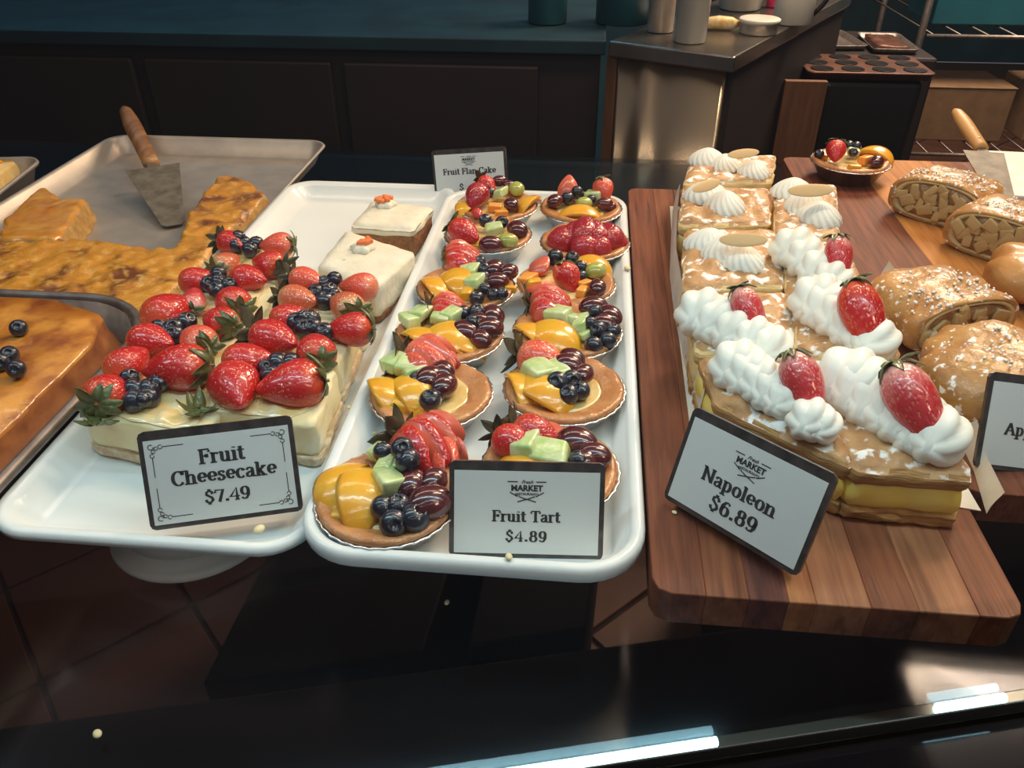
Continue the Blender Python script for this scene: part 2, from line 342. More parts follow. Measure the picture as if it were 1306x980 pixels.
def ellip_mesh(name, m, a=.5, b=.4, c=.36, n=22, rg=14, flat=None):
    rings = []
    for i in range(rg+1):
        t = pi*i/rg; x = -a*cos(t); s = max(.01, sin(t))
        rings.append([(x, b*s*cos(2*pi*j/n), max(c*s*sin(2*pi*j/n), flat if flat is not None else -9)) for j in range(n)])
    return loft(name, rings, m)
def peach_mesh(name, m, half=33, inner=.2, bend=.0):
    rings = []; n = 10; rg = 20; h = RD(half)
    for i in range(rg+1):
        x = -.5+i/rg; q = max(.0, 1-(2*x)**2); R = .46*q**.55+.004; ri = inner*q**.8; ring = []
        for j in range(n): a = -h+2*h*j/(n-1); ring.append((x, R*sin(a)+bend*q, R*cos(a)-.33))
        for j in range(3): a = h*.7-2*h*.7*j/2; ring.append((x, ri*sin(a)+bend*q, ri*cos(a)-.33))
        rings.append(ring)
    return loft(name, rings, m)
def chunk_mesh(name, m, seed, sx=1., sy=.68, sz=.5):
    rnd = random.Random(seed); bm = bmesh.new(); bmesh.ops.create_cube(bm, size=1)
    for v in bm.verts: v.co = Vector((v.co.x*sx*rnd.uniform(.65, 1.1), v.co.y*sy*rnd.uniform(.55, 1.2), v.co.z*sz*rnd.uniform(.6, 1.25)))
    bmesh.ops.bevel(bm, geom=bm.edges[:], offset=.10, segments=3, affect='EDGES', profile=.5)
    return bm_mesh(name, bm, m, True)
def wedge_mesh(name, skin, flesh):                    # cut strawberry: flat pale face up, red rim
    me = strawberry_mesh(name, skin, seed=4); bm = bmesh.new(); bm.from_mesh(me)
    r = bmesh.ops.bisect_plane(bm, geom=bm.verts[:]+bm.edges[:]+bm.faces[:], plane_co=(0, 0, .06), plane_no=(0, 0, 1), clear_outer=True)
    e = [g for g in r['geom_cut'] if isinstance(g, bmesh.types.BMEdge)]
    f = bmesh.ops.edgeloop_fill(bm, edges=e)['faces']
    for x in f: x.material_index = 1
    o = bm_mesh(name, bm, skin, True); o.materials.append(M[flesh]); return o
def fan_mesh(name, skin, flesh, k=5):                 # strawberry sliced and fanned, cut faces standing between the red backs
    base = strawberry_mesh(name, skin, seed=2, n=20, rg=12); bm = bmesh.new()
    for q in range(k):
        b2 = bmesh.new(); b2.from_mesh(base); y = -.36+.72*(q+.5)/k; w = .36/k
        for s in (-1, 1):
            r = bmesh.ops.bisect_plane(b2, geom=b2.verts[:]+b2.edges[:]+b2.faces[:], plane_co=(0, y+s*w, 0), plane_no=(0, s, 0), clear_outer=True)
            e = [g for g in r['geom_cut'] if isinstance(g, bmesh.types.BMEdge)]
            if e:
                for x in bmesh.ops.edgeloop_fill(b2, edges=e)['faces']: x.material_index = 1
        a = (q-(k-1)/2)*.22
        for v in b2.verts:
            p = Vector((v.co.x+.5, v.co.y-y, v.co.z)); lean = .35
            p = Vector((p.x, p.y+lean*p.z, p.z*.95))
            v.co = Vector((p.x*cos(a)-p.y*sin(a)-.5, p.x*sin(a)+p.y*cos(a)+y*1.15, p.z))
        t = bpy.data.meshes.new('t'); b2.to_mesh(t); b2.free(); bm.from_mesh(t); bpy.data.meshes.remove(t)
    o = bm_mesh(name, bm, skin, True); o.materials.append(M[flesh]); return o
SB = {k: [strawberry_mesh('strawberry', m, seed=s) for s in (1, 5)] for k, m in (('S', 'berry_red'), ('D', 'berry_dark'), ('C', 'berry_coral'), ('U', 'berry_pale'), ('N', 'berry_pink'), ('R', 'berry_red'))}
CAL = [calyx_mesh('calyx', 'leaf', seed=s, k=8, L=.46, curl=.22) for s in range(4)]
CALD = [calyx_mesh('calyx', 'leaf_dark', seed=s+9, k=7, L=.55, curl=-.25) for s in range(3)]
CALG = [calyx_mesh('calyx', 'leaf', seed=s+20, k=7, L=.52, curl=.30) for s in range(2)]
BL = blueberry_mesh('blueberry', 'blue'); GR = ellip_mesh('red_grape', 'grape'); GG = ellip_mesh('green_grape', 'green_grape')
PE = [peach_mesh('peach_slice', 'peach'), peach_mesh('peach_slice', 'mango', 36, .22), peach_mesh('peach_slice', 'peach', 30, .24, .08)]
KM = [chunk_mesh('melon_chunk', 'melon', s) for s in range(5)]; OM = [chunk_mesh('papaya_chunk', 'papaya', s+10) for s in range(2)]
YM = [chunk_mesh('peach_chunk', 'mango', s+20) for s in range(2)]
WD = wedge_mesh('strawberry_half', 'berry_red', 'berry_flesh'); FA = {'F': fan_mesh('sliced_strawberry', 'berry_red', 'berry_flesh'), 'f': fan_mesh('sliced_strawberry', 'berry_coral', 'berry_flesh', 4)}
cnt = [0]
def fruit(kind, px, py, rot, size, z, parent, org, tilt=0, roll=0, cal=None):
    cnt[0] += 1; c = cnt[0]; p = at(px, py, z)-Vector(org); e = (RD(roll), RD(tilt), RD(rot)); s = (size,)*3
    if kind in SB:
        o = obj('strawberry', SB[kind][c % 2], parent, p, e, (size, size*(.66 if kind in 'NR' else 1.0), size*(.60 if kind in 'NR' else .92)))
    elif kind == 'L': o = obj('strawberry_leaves', CALG[c % 2], parent, p, (RD(roll), RD(tilt-80), RD(rot)), s)
    elif kind in FA: o = obj('sliced_strawberry', FA[kind], parent, p, e, s)
    elif kind == 'W': o = obj('strawberry_half', WD, parent, p, e, s)
    elif kind == 'B': o = obj('blueberry', BL, parent, p, (RD(random.uniform(-50, 50)), RD(random.uniform(-50, 50)), c), s)
    elif kind == 'G': o = obj('red_grape', GR, parent, p, e, s)
    elif kind == 'V': o = obj('green_grape', GG, parent, p, e, s)
    elif kind == 'P': o = obj('peach_slice', PE[c % 3], parent, p, e, (size*1.06, size*1.12, size*.9))
    elif kind == 'K': o = obj('melon_chunk', KM[c % 5], parent, p, e, s)
    elif kind == 'O': o = obj('papaya_chunk', OM[c % 2], parent, p, e, s)
    elif kind == 'Y': o = obj('peach_chunk', YM[c % 2], parent, p, e, s)
    if cal:
        cm = {'c': CAL[c % 4], 'd': CALD[c % 3], 'g': CALG[c % 2]}[cal]
        k = .72 if kind in 'NR' else (.8 if cal in 'cg' else .9); obj('calyx', cm, o, (-.455, 0, 0), (c, 0, 0), (k, k, k))
    return o
def fruits(txt, parent, org, z0):
    D = dict(S=(.038, .004), D=(.036, .006), C=(.036, .006), U=(.034, .004), N=(.04, .004), F=(.04, .004), f=(.04, .004), W=(.032, .008), B=(.0135, .004),
             G=(.021, .003), V=(.020, .003), P=(.055, .003), K=(.019, .005), O=(.018, .003), Y=(.018, .002), L=(.036, .0))
    for ln in txt.strip().split('\n'):
        for it in ln.split(';'):
            a = it.split()
            if not a: continue
            k = a[0][0]; cal = a[0][1:] or None; px, py = float(a[1]), float(a[2]); rot = float(a[3]) if len(a) > 3 else random.uniform(0, 180)
            size = float(a[4]) if len(a) > 4 else D[k][0]; dz = float(a[5]) if len(a) > 5 else D[k][1]
            tilt = float(a[6]) if len(a) > 6 else (random.uniform(-8, 8) if k in 'K' else 0); roll = float(a[7]) if len(a) > 7 else (random.uniform(-20, 20) if k == 'K' else 0)
            fruit(k, px, py, rot, size, z0+dz, parent, org, tilt, roll, cal)
# ------------------------------------------------------------------ setting
Z_FLOOR = -.9
fl = obj('floor', box('floor', -2.6, 4.2, -.6, 6.2, Z_FLOOR-.05, Z_FLOOR-.006, 'grout', 0)); tag(fl, kind='structure')
tm = box('tile', -.148, .148, -.148, .148, -.006, 0, 'tile', .003, 1)
k = 0
for i in range(-16, 24):
    for j in range(-16, 24):
        x, y = .45+(i-j)*.305*.7071, 1.6+(i+j)*.305*.7071
        vis = (y > 2.6 and 1.2 < x < 4.1 and y < 5.6) or (-1.4 < x < .75 and .15 < y < 1.5)
        if vis and k < 298: k += 1; obj('tile', tm, fl, (x, y, Z_FLOOR), (0, 0, pi/4))
tag(obj('wall_back', box('wall_back', -2.6, 4.2, 6.2, 6.25, Z_FLOOR, 2.2, 'wallteal', 0)), kind='structure')
tag(obj('wall_left', box('wall_left', -2.65, -2.6, -.6, 6.2, Z_FLOOR, 2.2, 'black_panel', 0)), kind='structure')
tag(obj('wall_right', box('wall_right', 4.2, 4.25, -.6, 6.2, Z_FLOOR, 2.2, 'black_panel', 0)), kind='structure')
# display case: glass shelf, front glass, front strip
A0, A1 = at(750, 973, 0), at(1306, 888, 0); fd = (A1-A0).normalized(); fn = Vector((-fd.y, fd.x, 0))
def FL(s, d, z=0): p = A0+fd*s+fn*d; return Vector((p.x, p.y, z))
sh = obj('glass_shelf', prism('glass_shelf', [FL(-1.25, .004), FL(1.1, .004), (1.15, 1.08), (-1.15, 1.08)], -.008, 0, 'shelfglass'))
tag(sh, 'dark smoked glass shelf carrying all the pastry trays', 'shelf')
gp = [FL(-1.25, .002, .004), FL(1.1, .002, .004), FL(1.1, .065, .72), FL(-1.25, .065, .72)]
tag(obj('window_1', mesh('front_glass', gp, [(0, 1, 2, 3)], 'paneglass', False)), kind='structure')
tr = obj('trim_1', prism('trim', [FL(-1.25, -.006), FL(1.1, -.006), FL(1.1, .003), FL(-1.25, .003)], -.01, .004, 'chrome', .001)); tag(tr, kind='structure')
def strip_glint(s0, s1, d, lab):
    o = obj('light_tube', tube('light_tube', [FL(s0, d, .0055), FL(s1, d, .0055)], .0028, 'led')); tag(o, lab, 'light', 'light tubes along the case front')  # glowing rod added to stand for a reflection on the strip
strip_glint(-.20, .083, -.002, 'long bright white light tube lying on the front metal strip')
strip_glint(.235, .284, -.002, 'short bright white light tube at the right of the front strip')
tag(obj('front_ledge', prism('front_ledge', [FL(-1.25, -.25), FL(1.1, -.25), FL(1.1, -.007), FL(-1.25, -.007)], -.06, -.012, mat('polished_dark_ledge', (.012, .007, .008), rough=.16, coat=.6), .002)),
    'polished black ledge in front of the glass case', 'ledge')
bx = tag(obj('base_cabinet', prism('base_cabinet', [FL(-1.25, -.2), FL(1.1, -.2), FL(1.1, .305), FL(-1.25, .305)], Z_FLOOR, -.3, 'black_panel', .004)),
         'black lower front panel of the display case under the glass shelf', 'cabinet')
def under(x0, x1, nm, lab, cat):  # added black blocks that bound the dark areas between visible floor patches
    poly = [(x0, .2+.27*x0+.012), (x1, .2+.27*x1+.012), (x1+.05, .95), (x0+.02, .95)]
    tag(obj(nm, prism(nm, poly, Z_FLOOR, -.3, 'black_panel', .004)), lab, cat)
under(-.215, .024, 'storage_bin', 'wide black bin seen through the glass below the cheesecake tray', 'bin')
under(.075, .21, 'storage_bin', 'narrow black bin seen through the glass below the fruit tart tray', 'bin')
under(.46, 1.05, 'storage_bin', 'broad black bin seen through the glass below the wooden boards', 'bin')
# risers
def riser(x0, x1, y0, y1, z1, lab, z0=0):
    tag(obj('display_riser', box('display_riser', x0, x1, y0, y1, z0, z1, 'black', .003)), lab, 'riser')
riser(.07, .17, .2, .52, .0655, 'black riser block hidden under the fruit tart tray')
riser(.30, .41, .25, .56, .0655, 'black riser block hidden under the board with the napoleons')
riser(.60, .90, .30, .62, .0655, 'black riser block hidden under the strudel board')
riser(-.55, -.40, .55, .75, .0135, 'black riser block hidden under the aluminium pudding pan')
riser(-.52, -.34, .02, .20, .0460, 'black riser block hidden under the browned cake pan')
# ------------------------------------------------------------------ trays
tt = thing('tart_tray', (.117, .33, .066), 'white bakery tray holding the fruit tarts in two columns', 'tray')
obj('tray_body', pan_mesh('tray_body', -.1185, .1195, -.333, .335, .045, [(.026, 0), (.018, .001), (.010, .012), (.003, .013), (.0, .016), (.0, .023), (.002, .026), (.007, .0265), (.010, .024), (.012, .020), (.015, .0185), (.020, .006), (.026, .0035)], 'porcelain'), tt)
ct = thing('cheesecake_tray', (-.11, .36, .054), 'white tray with fruit cheesecake slices, raised on a round stand', 'tray')
obj('tray_body', pan_mesh('tray_body', -.126, .116, -.352, .352, .038, [(.03, 0), (.02, .001), (.006, .017), (.0, .018), (.0, .022), (.003, .0245), (.008, .024), (.012, .020), (.024, .006), (.030, .004)], 'porcelain'), ct)
st = thing('cake_stand', (-.128, .105, 0), 'small round white pedestal under the front of the cheesecake tray', 'stand')
obj('foot', lathe('foot', [(.058, 0), (.066, .001), (.069, .004), (.068, .008), (.064, .0095), (.060, .012), (.058, .018)], 'whiteplastic'), st)
obj('pedestal', lathe('pedestal', [(.058, .018), (.056, .03), (.055, .045), (.057, .050), (.060, .054)], 'whiteplastic'), st)
zr = .0455; XR, XL, YB = at(397, 205, zr).x, at(112, 190, zr).x, at(260, 174, zr).y
pn = thing('sheet_pan', ((XL+XR)/2, .6, .014), 'large shiny aluminium sheet pan with caramel pudding and a cake server', 'pan')
prof = [(.026, 0), (.02, .001), (.008, .024), (.002, .0265), (.0, .029), (.002, .0315), (.005, .031), (.007, .028), (.022, .005), (.028, .003)]
obj('pan_body', pan_mesh('pan_body', XL-(XL+XR)/2, XR-(XL+XR)/2, -.34, YB-.6, .036, prof, 'alum'), pn)
p2 = thing('cake_pan', (-.438, .125, .0465), 'cake pan with thick rolled grey rim at left front edge', 'pan')
obj('pan_body', pan_mesh('pan_body', -.3, .2, -.25, .203, .09, [(.02, 0), (.012, .002), (.002, .038), (.004, .04), (.014, .006), (.02, .004)], 'alum_dull'), p2)
rp = rrect(-.302, .202, -.252, .205, .09, .040, 10)
obj('rolled_rim', tube('rolled_rim', rp, .0052, 'alum_dull', 12, True), p2)
p3 = thing('baking_tray', (-.84, .72, .0), 'small aluminium tray with yellow fruit cake at far left', 'tray', rot=(0, 0, RD(9)))
c3 = at(50, 210, .045); 
p3.location = (c3.x-.16, c3.y-.20, .0)
obj('tray_body', pan_mesh('tray_body', -.18, .18, -.22, .22, .035, [(a, z*1.4) for a, z in prof], 'alum'), p3)
# ------------------------------------------------------------------ boards
def board(x0, x1, y0, y1, zt, th, ws, mats, lab, skew=0):
    t = thing('cutting_board', ((x0+x1)/2, (y0+y1)/2, zt-th), lab, 'board'); tot = sum(ws); x = x0; cx, cy = (x0+x1)/2, (y0+y1)/2
    for i, (wd, mi) in enumerate(zip(ws, mats)):
        w_ = wd/tot*(x1-x0); r = .012
        a, b = x-cx, x+w_-cx; Y0, Y1 = y0-cy, y1-cy
        poly = [(a, Y0), (b, Y0), (b, Y1), (a, Y1)]
        if i == 0: poly = [(a+r, Y0), (b, Y0), (b, Y1), (a+r, Y1), (a+.3*r, Y1-.3*r), (a, Y1-r), (a, Y0+r), (a+.3*r, Y0+.3*r)]
        if i == len(ws)-1: poly = [(a, Y0), (b-r, Y0), (b-.3*r, Y0+.3*r), (b, Y0+r), (b, Y1-r), (b-.3*r, Y1-.3*r), (b-r, Y1), (a, Y1)]
        obj('stave', prism('stave', poly, 0, th, wood[mi], .0006, 1), t); x += w_
    return t
board(.2385, .4615, -.016, .682, .093, .027, [3, 2.4, 2.2, 1.5, 3, 2.6, 3.2, 2.6], [0, 4, 2, 1, 5, 4, 5, 4], 'reddish brown wooden board under the napoleon slices')
board(.466, 1.0, .098, .83, .093, .027, [4.6, 5.2, 5, 5, 5], [0, 6, 1, 4, 0], 'brown wooden board under the apple strudel pieces')
# ------------------------------------------------------------------ tarts
cup = lathe('foil_cup', [(.033, 0), (.036, .0006), (.049, .0215), (.0520, .0222), (.0523, .0235), (.0505, .0235), (.048, .020)], 'foil', 96, .012, 32, cap1=False)
def crust_mesh(seed):
    prof = [(.033, .001), (.047, .0195), (.0500, .0235), (.0495, .0262), (.0460, .0268), (.0420, .0258), (.0370, .0238), (.0315, .0222), (.029, .0205), (.02, .0195), (.001, .0195)]; rings = []
    for r, z in prof:
        ring = []
        for j in range(64):
            a = 2*pi*j/64; k = nz((cos(a)*2, sin(a)*2, r*60), 1.4, seed)
            rr = r*(1+(.025*k if r > .04 else 0)); ring.append((rr*cos(a), rr*sin(a), z+(.0018*k if r > .03 else 0)))
        rings.append(ring)
    return loft('crust', rings, 'crust')
def custard_mesh(seed):
    rings = []
    for r in (.0325, .031, .029, .024, .017, .008, .001):
        rings.append([(r*cos(2*pi*j/40), r*sin(2*pi*j/40), .0205+(.0 if r > .032 else .0022)+.0016*nz((r*cos(2*pi*j/40), r*sin(2*pi*j/40), 0), 110, seed)) for j in range(40)])
    return loft('custard', rings, 'custard', cap0=False)
CR = [crust_mesh(s) for s in range(3)]; CU = [custard_mesh(s) for s in range(3)]
def tart(x, y, z, lab, txt, i, group='fruit tarts on the white tray'):
    t = thing('fruit_tart', (x, y, z), lab, 'tart', group)
    obj('foil_cup', cup, t, rot=(0, 0, i)); obj('crust', CR[i % 3], t, rot=(0, 0, i*1.7)); obj('custard', CU[i % 3], t, rot=(0, 0, i))
    fruits(txt, t, (x, y, z), z+.0265)
ZT = .0698
T = [
(.071, .604, 'far left fruit tart with peach wedges both sides and a leaning red strawberry slice', '''
P 594 262 75 .040 .002; D 607 252 250 .040 .010 25; Sd 622 236 -40 .029 .012 20; B 625 246 0 .0145 .009; G 637 231 20 .021 .010; G 649 236 0 .017 .008
K 637 246 70 .024 .008; V 659 241 110 .026 .006; P 674 256 65 .046 .006 0 -20; O 631 265 0 .020 .002; O 640 272 20 .020 0; G 652 261 120 .024 .006; Y 645 268 50 .018 0'''),
(.178, .606, 'far right fruit tart with pale strawberry tip standing up and peach across the front', '''
W 725 240 90 .036 .012 -50; Cg 770 243 -70 .034 .012 40; G 708 257 60 .025 .005; B 724 253 0 .017 .006; B 736 245 0 .016 .011; B 739 249; K 757 250 -20 .026 .006; V 745 259 0 .021 .005; B 754 255 0 .013 .006
G 771 260 0 .022 .005; P 740 270 0 .060 .001; G 778 264 20 .017 .001'''),
(.071, .512, 'fruit tart with whole leafy strawberry, green grape and glossy dark grape in front', '''
Sc 593 297 -35 .042 .010 10; S 609 273 -60 .018 .006; B 619 282 0 .017 .008; B 627 287 0 .013 .006; B 640 284 0 .016 .006; K 629 293 10 .024 .008; G 626 312 0 .028 .004; V 648 307 0 .024 .005; G 660 293 -50 .029 .005; Y 612 315 0 .02 -.003'''),
(.185, .502, 'fruit tart heaped only with dark red strawberry halves', '''
D 718 304 75 .044 .004 -15; D 733 298 85 .040 .009 -25; D 746 296 85 .048 .012 -25; D 759 299 95 .044 .010 -25; D 775 301 110 .046 .006 -15; D 746 313 90 .042 .003; D 763 314 100 .038 .002; D 785 309 130 .030 .000'''),
(.064, .377, 'fruit tart with two peach slices left, three dark grapes right, strawberry at its back', '''
Fc 589 330 5 .042 .004; P 556 363 -60 .052 .002 0 -10; P 581 354 -60 .054 .006 0 10; Y 596 374 80 .026 0; K 594 345 90 .018 .006; K 603 346 80 .020 .008; K 606 359 70 .024 .006; B 612 334; B 617 343 0 .014 .008; B 617 354 0 .014 .006; B 618 369; B 608 381 0 .016 .002; B 629 376; B 640 375
G 631 343 70 .027 .006; G 649 347 60 .024 .005; G 634 359 10 .026 .005; Y 651 368 0 .014 0'''),
(.168, .396, 'fruit tart with strawberry leaves on top, peach behind and one dark grape right', '''
W 690 338 60 .028 .006 -20; Sg 725 355 -50 .036 .006 40; Cg 714 350 200 .024 .010 -60; B 708 328 0 .018 .007; B 704 330; B 730 330 0 .016 .007; B 741 341 0 .015 .006; B 741 353 0 .014 .003; P 754 334 -25 .048 .006; V 760 345 30 .024 .005; G 762 367 85 .024 .004; O 746 362 40 .018 .002; O 742 372 70 .018 0
O 672 356 60 .026 -.002; Y 682 361 20 .016 .002; Cd 683 372 170 .022 .001'''),
(.062, .281, 'fruit tart with long peach slices, green melon both sides and heap of grapes', '''
Fd 572 396 0 .036 .004; P 538 428 -40 .050 .004 0 -10; P 566 430 -34 .060 .004 0 10; P 590 440 -20 .045 -.001; K 535 399 70 .024 .008; K 522 408 -50 .024 .006; K 560 407 -10 .022 .008; K 576 402 60 .022 .010; B 577 393; B 591 400 0 .016 .008; B 608 398 0 .017 .010; B 603 411 0 .015 .012
G 628 404 100 .030 .007; G 624 419 20 .028 .007; G 593 423 -30 .030 .005; G 613 433 -50 .026 .003; G 612 410 0 .024 .006'''),
(.173, .299, 'fruit tart with large melon wedge between peach slices and shiny strawberry', '''
Fd 702 388 0 .042 .006 0; P 678 422 -50 .048 .004 0 -10; P 702 425 -38 .064 .005 0 8; K 712 402 -25 .030 .008; K 742 413 80 .024 .007; K 729 408 -30 .022 .005; K 746 428 40 .014 .003
G 757 392 20 .030 .008; G 777 404 -60 .030 .007; G 769 412 0 .026 .006; B 759 398 0 .014 .014; B 753 412 0 .013 .009; B 763 421 0 .017 .007; B 781 423 0 .017 .004; B 775 435 0 .017 .002; B 757 441 0 .018 .001'''),
(.063, .184, 'fruit tart with sliced orange-red strawberry fan and cut melon above two peach slices', '''
fd 546 462 -15 .048 .006; P 494 496 -62 .054 .003 0 -15; P 518 496 -60 .058 .005 0 8; Y 520 520 -10 .026 -.003; K 503 462 60 .024 .008; K 518 468 -10 .024 .010; K 528 474 30 .022 .009; B 522 462 0 .014 .009; B 533 486 0 .017 .007; B 543 497 0 .015 .004; B 549 511 0 .019 .004; B 557 504 0 .015 .003
G 547 483 60 .029 .008; G 566 492 70 .028 .006; G 565 474 -60 .026 .007; f 565 466 -50 .026 .003'''),
(.174, .201, 'fruit tart with plump coral strawberry behind two melon wedges and berries right', '''
Cd 692 459 -20 .046 .006; P 662 490 -68 .052 .004 0 -15; P 690 494 -42 .064 .005 0 8; K 687 474 -50 .032 .008; K 706 474 -55 .030 .008; Y 690 514 0 .016 -.004
G 729 459 -50 .028 .008; G 724 466 -20 .028 .009; G 743 478 60 .024 .006; B 729 485 0 .018 .008; B 711 488 0 .019 .009; B 725 504 0 .018 .004; B 741 499 0 .017 .004; B 732 496 0 .014 .004; Y 741 487 0 .014 0'''),
(.055, .055, 'nearest left fruit tart with upright peach slices and sliced strawberry beside the sign', '''
Fd 541 572 -35 .052 .006 0; P 438 614 80 .060 .003 0 -15; P 463 624 98 .066 .005 0 8; Y 440 660 0 .022 -.004; K 482 577 60 .018 .006; K 491 593 80 .020 .008; K 504 590 80 .018 .009; K 492 614 -50 .032 .008; B 489 577 0 .016 .011; B 513 573 0 .018 .020; B 521 588 0 .019 .018; B 523 601
G 525 618 80 .027 .007; G 553 614 80 .026 .007; G 548 642 30 .034 .006; G 538 632 0 .022 .003; B 488 648 0 .018 .006; B 508 646 0 .018 .007; B 502 668 0 .020 .003; B 529 662 0 .021 .004; f 563 585 -60 .034 .002'''),
(.168, .095, 'nearest right fruit tart half hidden behind its price sign', '''
Sd 655 566 -45 .036 .008; Sd 684 552 -20 .038 .008; W 702 557 -50 .034 .006; K 672 568 70 .028 .011; K 702 577 -20 .034 .009; P 672 592 -30 .050 .004; P 660 612 -60 .05 .002; G 736 565 -25 .034 .006; G 758 581 -20 .027 .006; G 745 590 60 .026 .005; B 738 587 0 .015 .009; B 745 605; B 730 612''')]
for i, (x, y, lab, txt) in enumerate(T): tart(x, y, ZT, lab, txt, i)
tp = at(1084, 238, .094)
tx = (tp.x+.004, tp.y+.036)
tart(tx[0], tx[1], .0935, 'lone fruit tart at the back corner of the strudel board', '''
Sc 1066 194 -100 .034 .012 30; B 1045 197; B 1083 186 0 .014 .01; B 1092 187 0 .014 .01; B 1088 195 0 .013 .01; K 1088 194 0 .018 .006; P 1116 194 -40 .054 .006; O 1103 203 40 .022 .004; G 1118 207 60 .024 .004; Y 1090 214 0 .02 0; Y 1050 200 0 .015 0''', 4, None)
# ------------------------------------------------------------------ cheesecake slices
def lerp2(a, b, t): return (a[0]+(b[0]-a[0])*t, a[1]+(b[1]-a[1])*t)
ZC = .0602
def cheesecake(FLc, FRc, BRc, BLc, n, labs, txts):
    for i in range(n):
        t0, t1 = i/n+.006, (i+1)/n-.006
        q = [lerp2(FLc, BLc, t0), lerp2(FRc, BRc, t0), lerp2(FRc, BRc, t1), lerp2(FLc, BLc, t1)]
        c = (sum(p[0] for p in q)/4, sum(p[1] for p in q)/4); q = [(p[0]-c[0], p[1]-c[1]) for p in q]
        t = thing('cheesecake_slice', (c[0], c[1], ZC), labs[i], 'cheesecake', 'fruit cheesecake slices on the white tray')
        obj('biscuit_base', puck('biscuit_base', [(p[0]*1.03, p[1]*1.02) for p in q], 0, .009, 'cheese_base', amp=.0025, fr=120, seed=i, edge=.002, top=2), t)
        obj('filling', puck('filling', q, .009, .041, 'cheese', amp=.0034, fr=65, seed=i+5, edge=.004, topamp=.001), t)
        obj('fruit_glaze', puck('fruit_glaze', [(p[0]*.80, p[1]*.9) for p in q], .040, .0424, 'glaze', amp=.004, fr=70, seed=i+8, edge=.0008, rnd=.15), t)
        fruits(txts[i], t, (c[0], c[1], ZC), ZC+.048)
a = lambda px, py: tuple(at(px, py, .102)[:2])
cheesecake(a(97, 527), a(262, 562), a(374, 312), a(288, 300), 4,
 ['front left cheesecake slice with a strawberry whose leaves hang over the front corner', 'second slice of the left cheesecake row, a large shiny strawberry at its back',
  'third slice of the left cheesecake row with a pale-shouldered strawberry', 'rearmost slice of the left cheesecake row beside the pudding pan'],
 ['''Sc 138 500 100 .046 .003 10; S 165 463 75 .044 .006; Sg 225 470 195 .056 .008; B 172 497 0 .019; B 191 496 0 .018; B 203 488 0 .017; B 172 512 0 .020 .001; B 190 508 0 .019 .001; B 165 481 0 .016; B 183 510
L 254 520 60 .034 -.002; L 128 535 20 .03 -.003''',
  '''S 216 398 70 .054 .006; Sg 279 410 150 .040 .006; S 194 436 -10 .044 .004; Cc 251 434 140 .042 .006; B 205 416 0 .018; B 221 419 0 .019; B 238 411 0 .019; B 223 427 0 .018 .002; B 213 424''',
  '''S 254 358 20 .040; S 318 356 -10 .040; Nc 247 382 110 .046; Sg 296 384 130 .044 .006; B 279 350 0 .017 .009; B 266 362 0 .017; B 292 364 0 .017; B 276 370 0 .017; B 279 360 0 .017 .006''',
  '''Sd 296 310 -30 .036; Cc 353 313 190 .038; Uc 290 336 70 .036; Sd 341 337 160 .040; B 304 303 0 .016 .009; B 311 310 0 .016; B 327 311 0 .017; B 318 319 0 .018; B 301 313 0 .016''']
)
cheesecake(a(243, 522), a(400, 545), a(477, 352), a(366, 352), 3,
 ['front slice of the right cheesecake row with a long strawberry lying crosswise', 'middle slice of the right cheesecake row behind the long strawberry', 'rear slice of the right cheesecake row with unripe yellowish strawberries, before the frosted cake'],
 ['''S 318 461 10 .046; S 300 496 -60 .054 .003; Sg 371 492 200 .056 .005; B 354 463 0 .019; B 372 463 0 .018; B 345 479 0 .018; B 362 475 0 .019 .003; B 338 468''',
  '''S 371 406 30 .040; Sg 446 420 185 .044; Sd 351 433 -20 .048 .006; Sg 402 446 120 .044 .005; B 377 411 0 .018 .006; B 396 408 0 .019 .006; B 387 418 0 .018; B 399 418 0 .018; B 414 424 0 .018; B 388 405 0 .015 .01''',
  '''Cd 392 358 -20 .038; C 457 366 180 .040; Ud 381 382 -10 .040; Uc 440 390 140 .042; B 427 357 0 .017 .007; B 413 362 0 .017; B 403 373 0 .017; B 419 371 0 .018; B 414 384 0 .019 .002; B 426 376''']
)
# ------------------------------------------------------------------ frosted cakes
def frosted(pxs, zt, h, lab, seed, crack, cb):
    q = [tuple(at(x, y, zt)[:2]) for x, y in pxs]; c = (sum(p[0] for p in q)/4, sum(p[1] for p in q)/4); q = [(p[0]-c[0], p[1]-c[1]) for p in q]
    t = thing('carrot_cake', (c[0], c[1], ZC), lab, 'cake', 'frosted carrot cake pieces'); b = zt-ZC
    obj('sponge', puck('sponge', q, 0, b-h+.002, 'sponge', amp=.002, fr=90, seed=seed, edge=.002), t)
    obj('frosting', puck('frosting', [(p[0]*1.02, p[1]*1.02) for p in q], b-h, b, 'frosting', amp=.003, fr=50, seed=seed+1, edge=.005, topamp=.0015), t)
    p = at(*cb, zt)-Vector((c[0], c[1], ZC))
    cm = lathe('cream_rosette', [(.001, -.002), (.013, -.001), (.013, .003), (.009, .006), (.004, .008), (.001, .0085)], 'frosting', 30, .14, 6, cap0=False)
    obj('cream_rosette', cm, t, p)
    for k in range(4):
        obj('orange_icing', chunk_mesh('orange_icing', 'carrot', 60+k+seed, 1, .5, .3), t, (p.x+random.uniform(-.011, .011), p.y+random.uniform(-.006, .008), p.z+.009), (0, random.uniform(-.3, .3), k*1.1), (.015,)*3)
    return t
frosted([(447, 286), (526, 291), (552, 263), (475, 255)], .098, .013, 'brown carrot cake square with white frosting at the back of the cheesecake tray', 1, None, (493, 262))
frosted([(404, 338), (478, 366), (531, 322), (442, 293)], .104, .036, 'white frosted carrot cake piece smeared down its side, nearer one', 2, None, (463, 318))
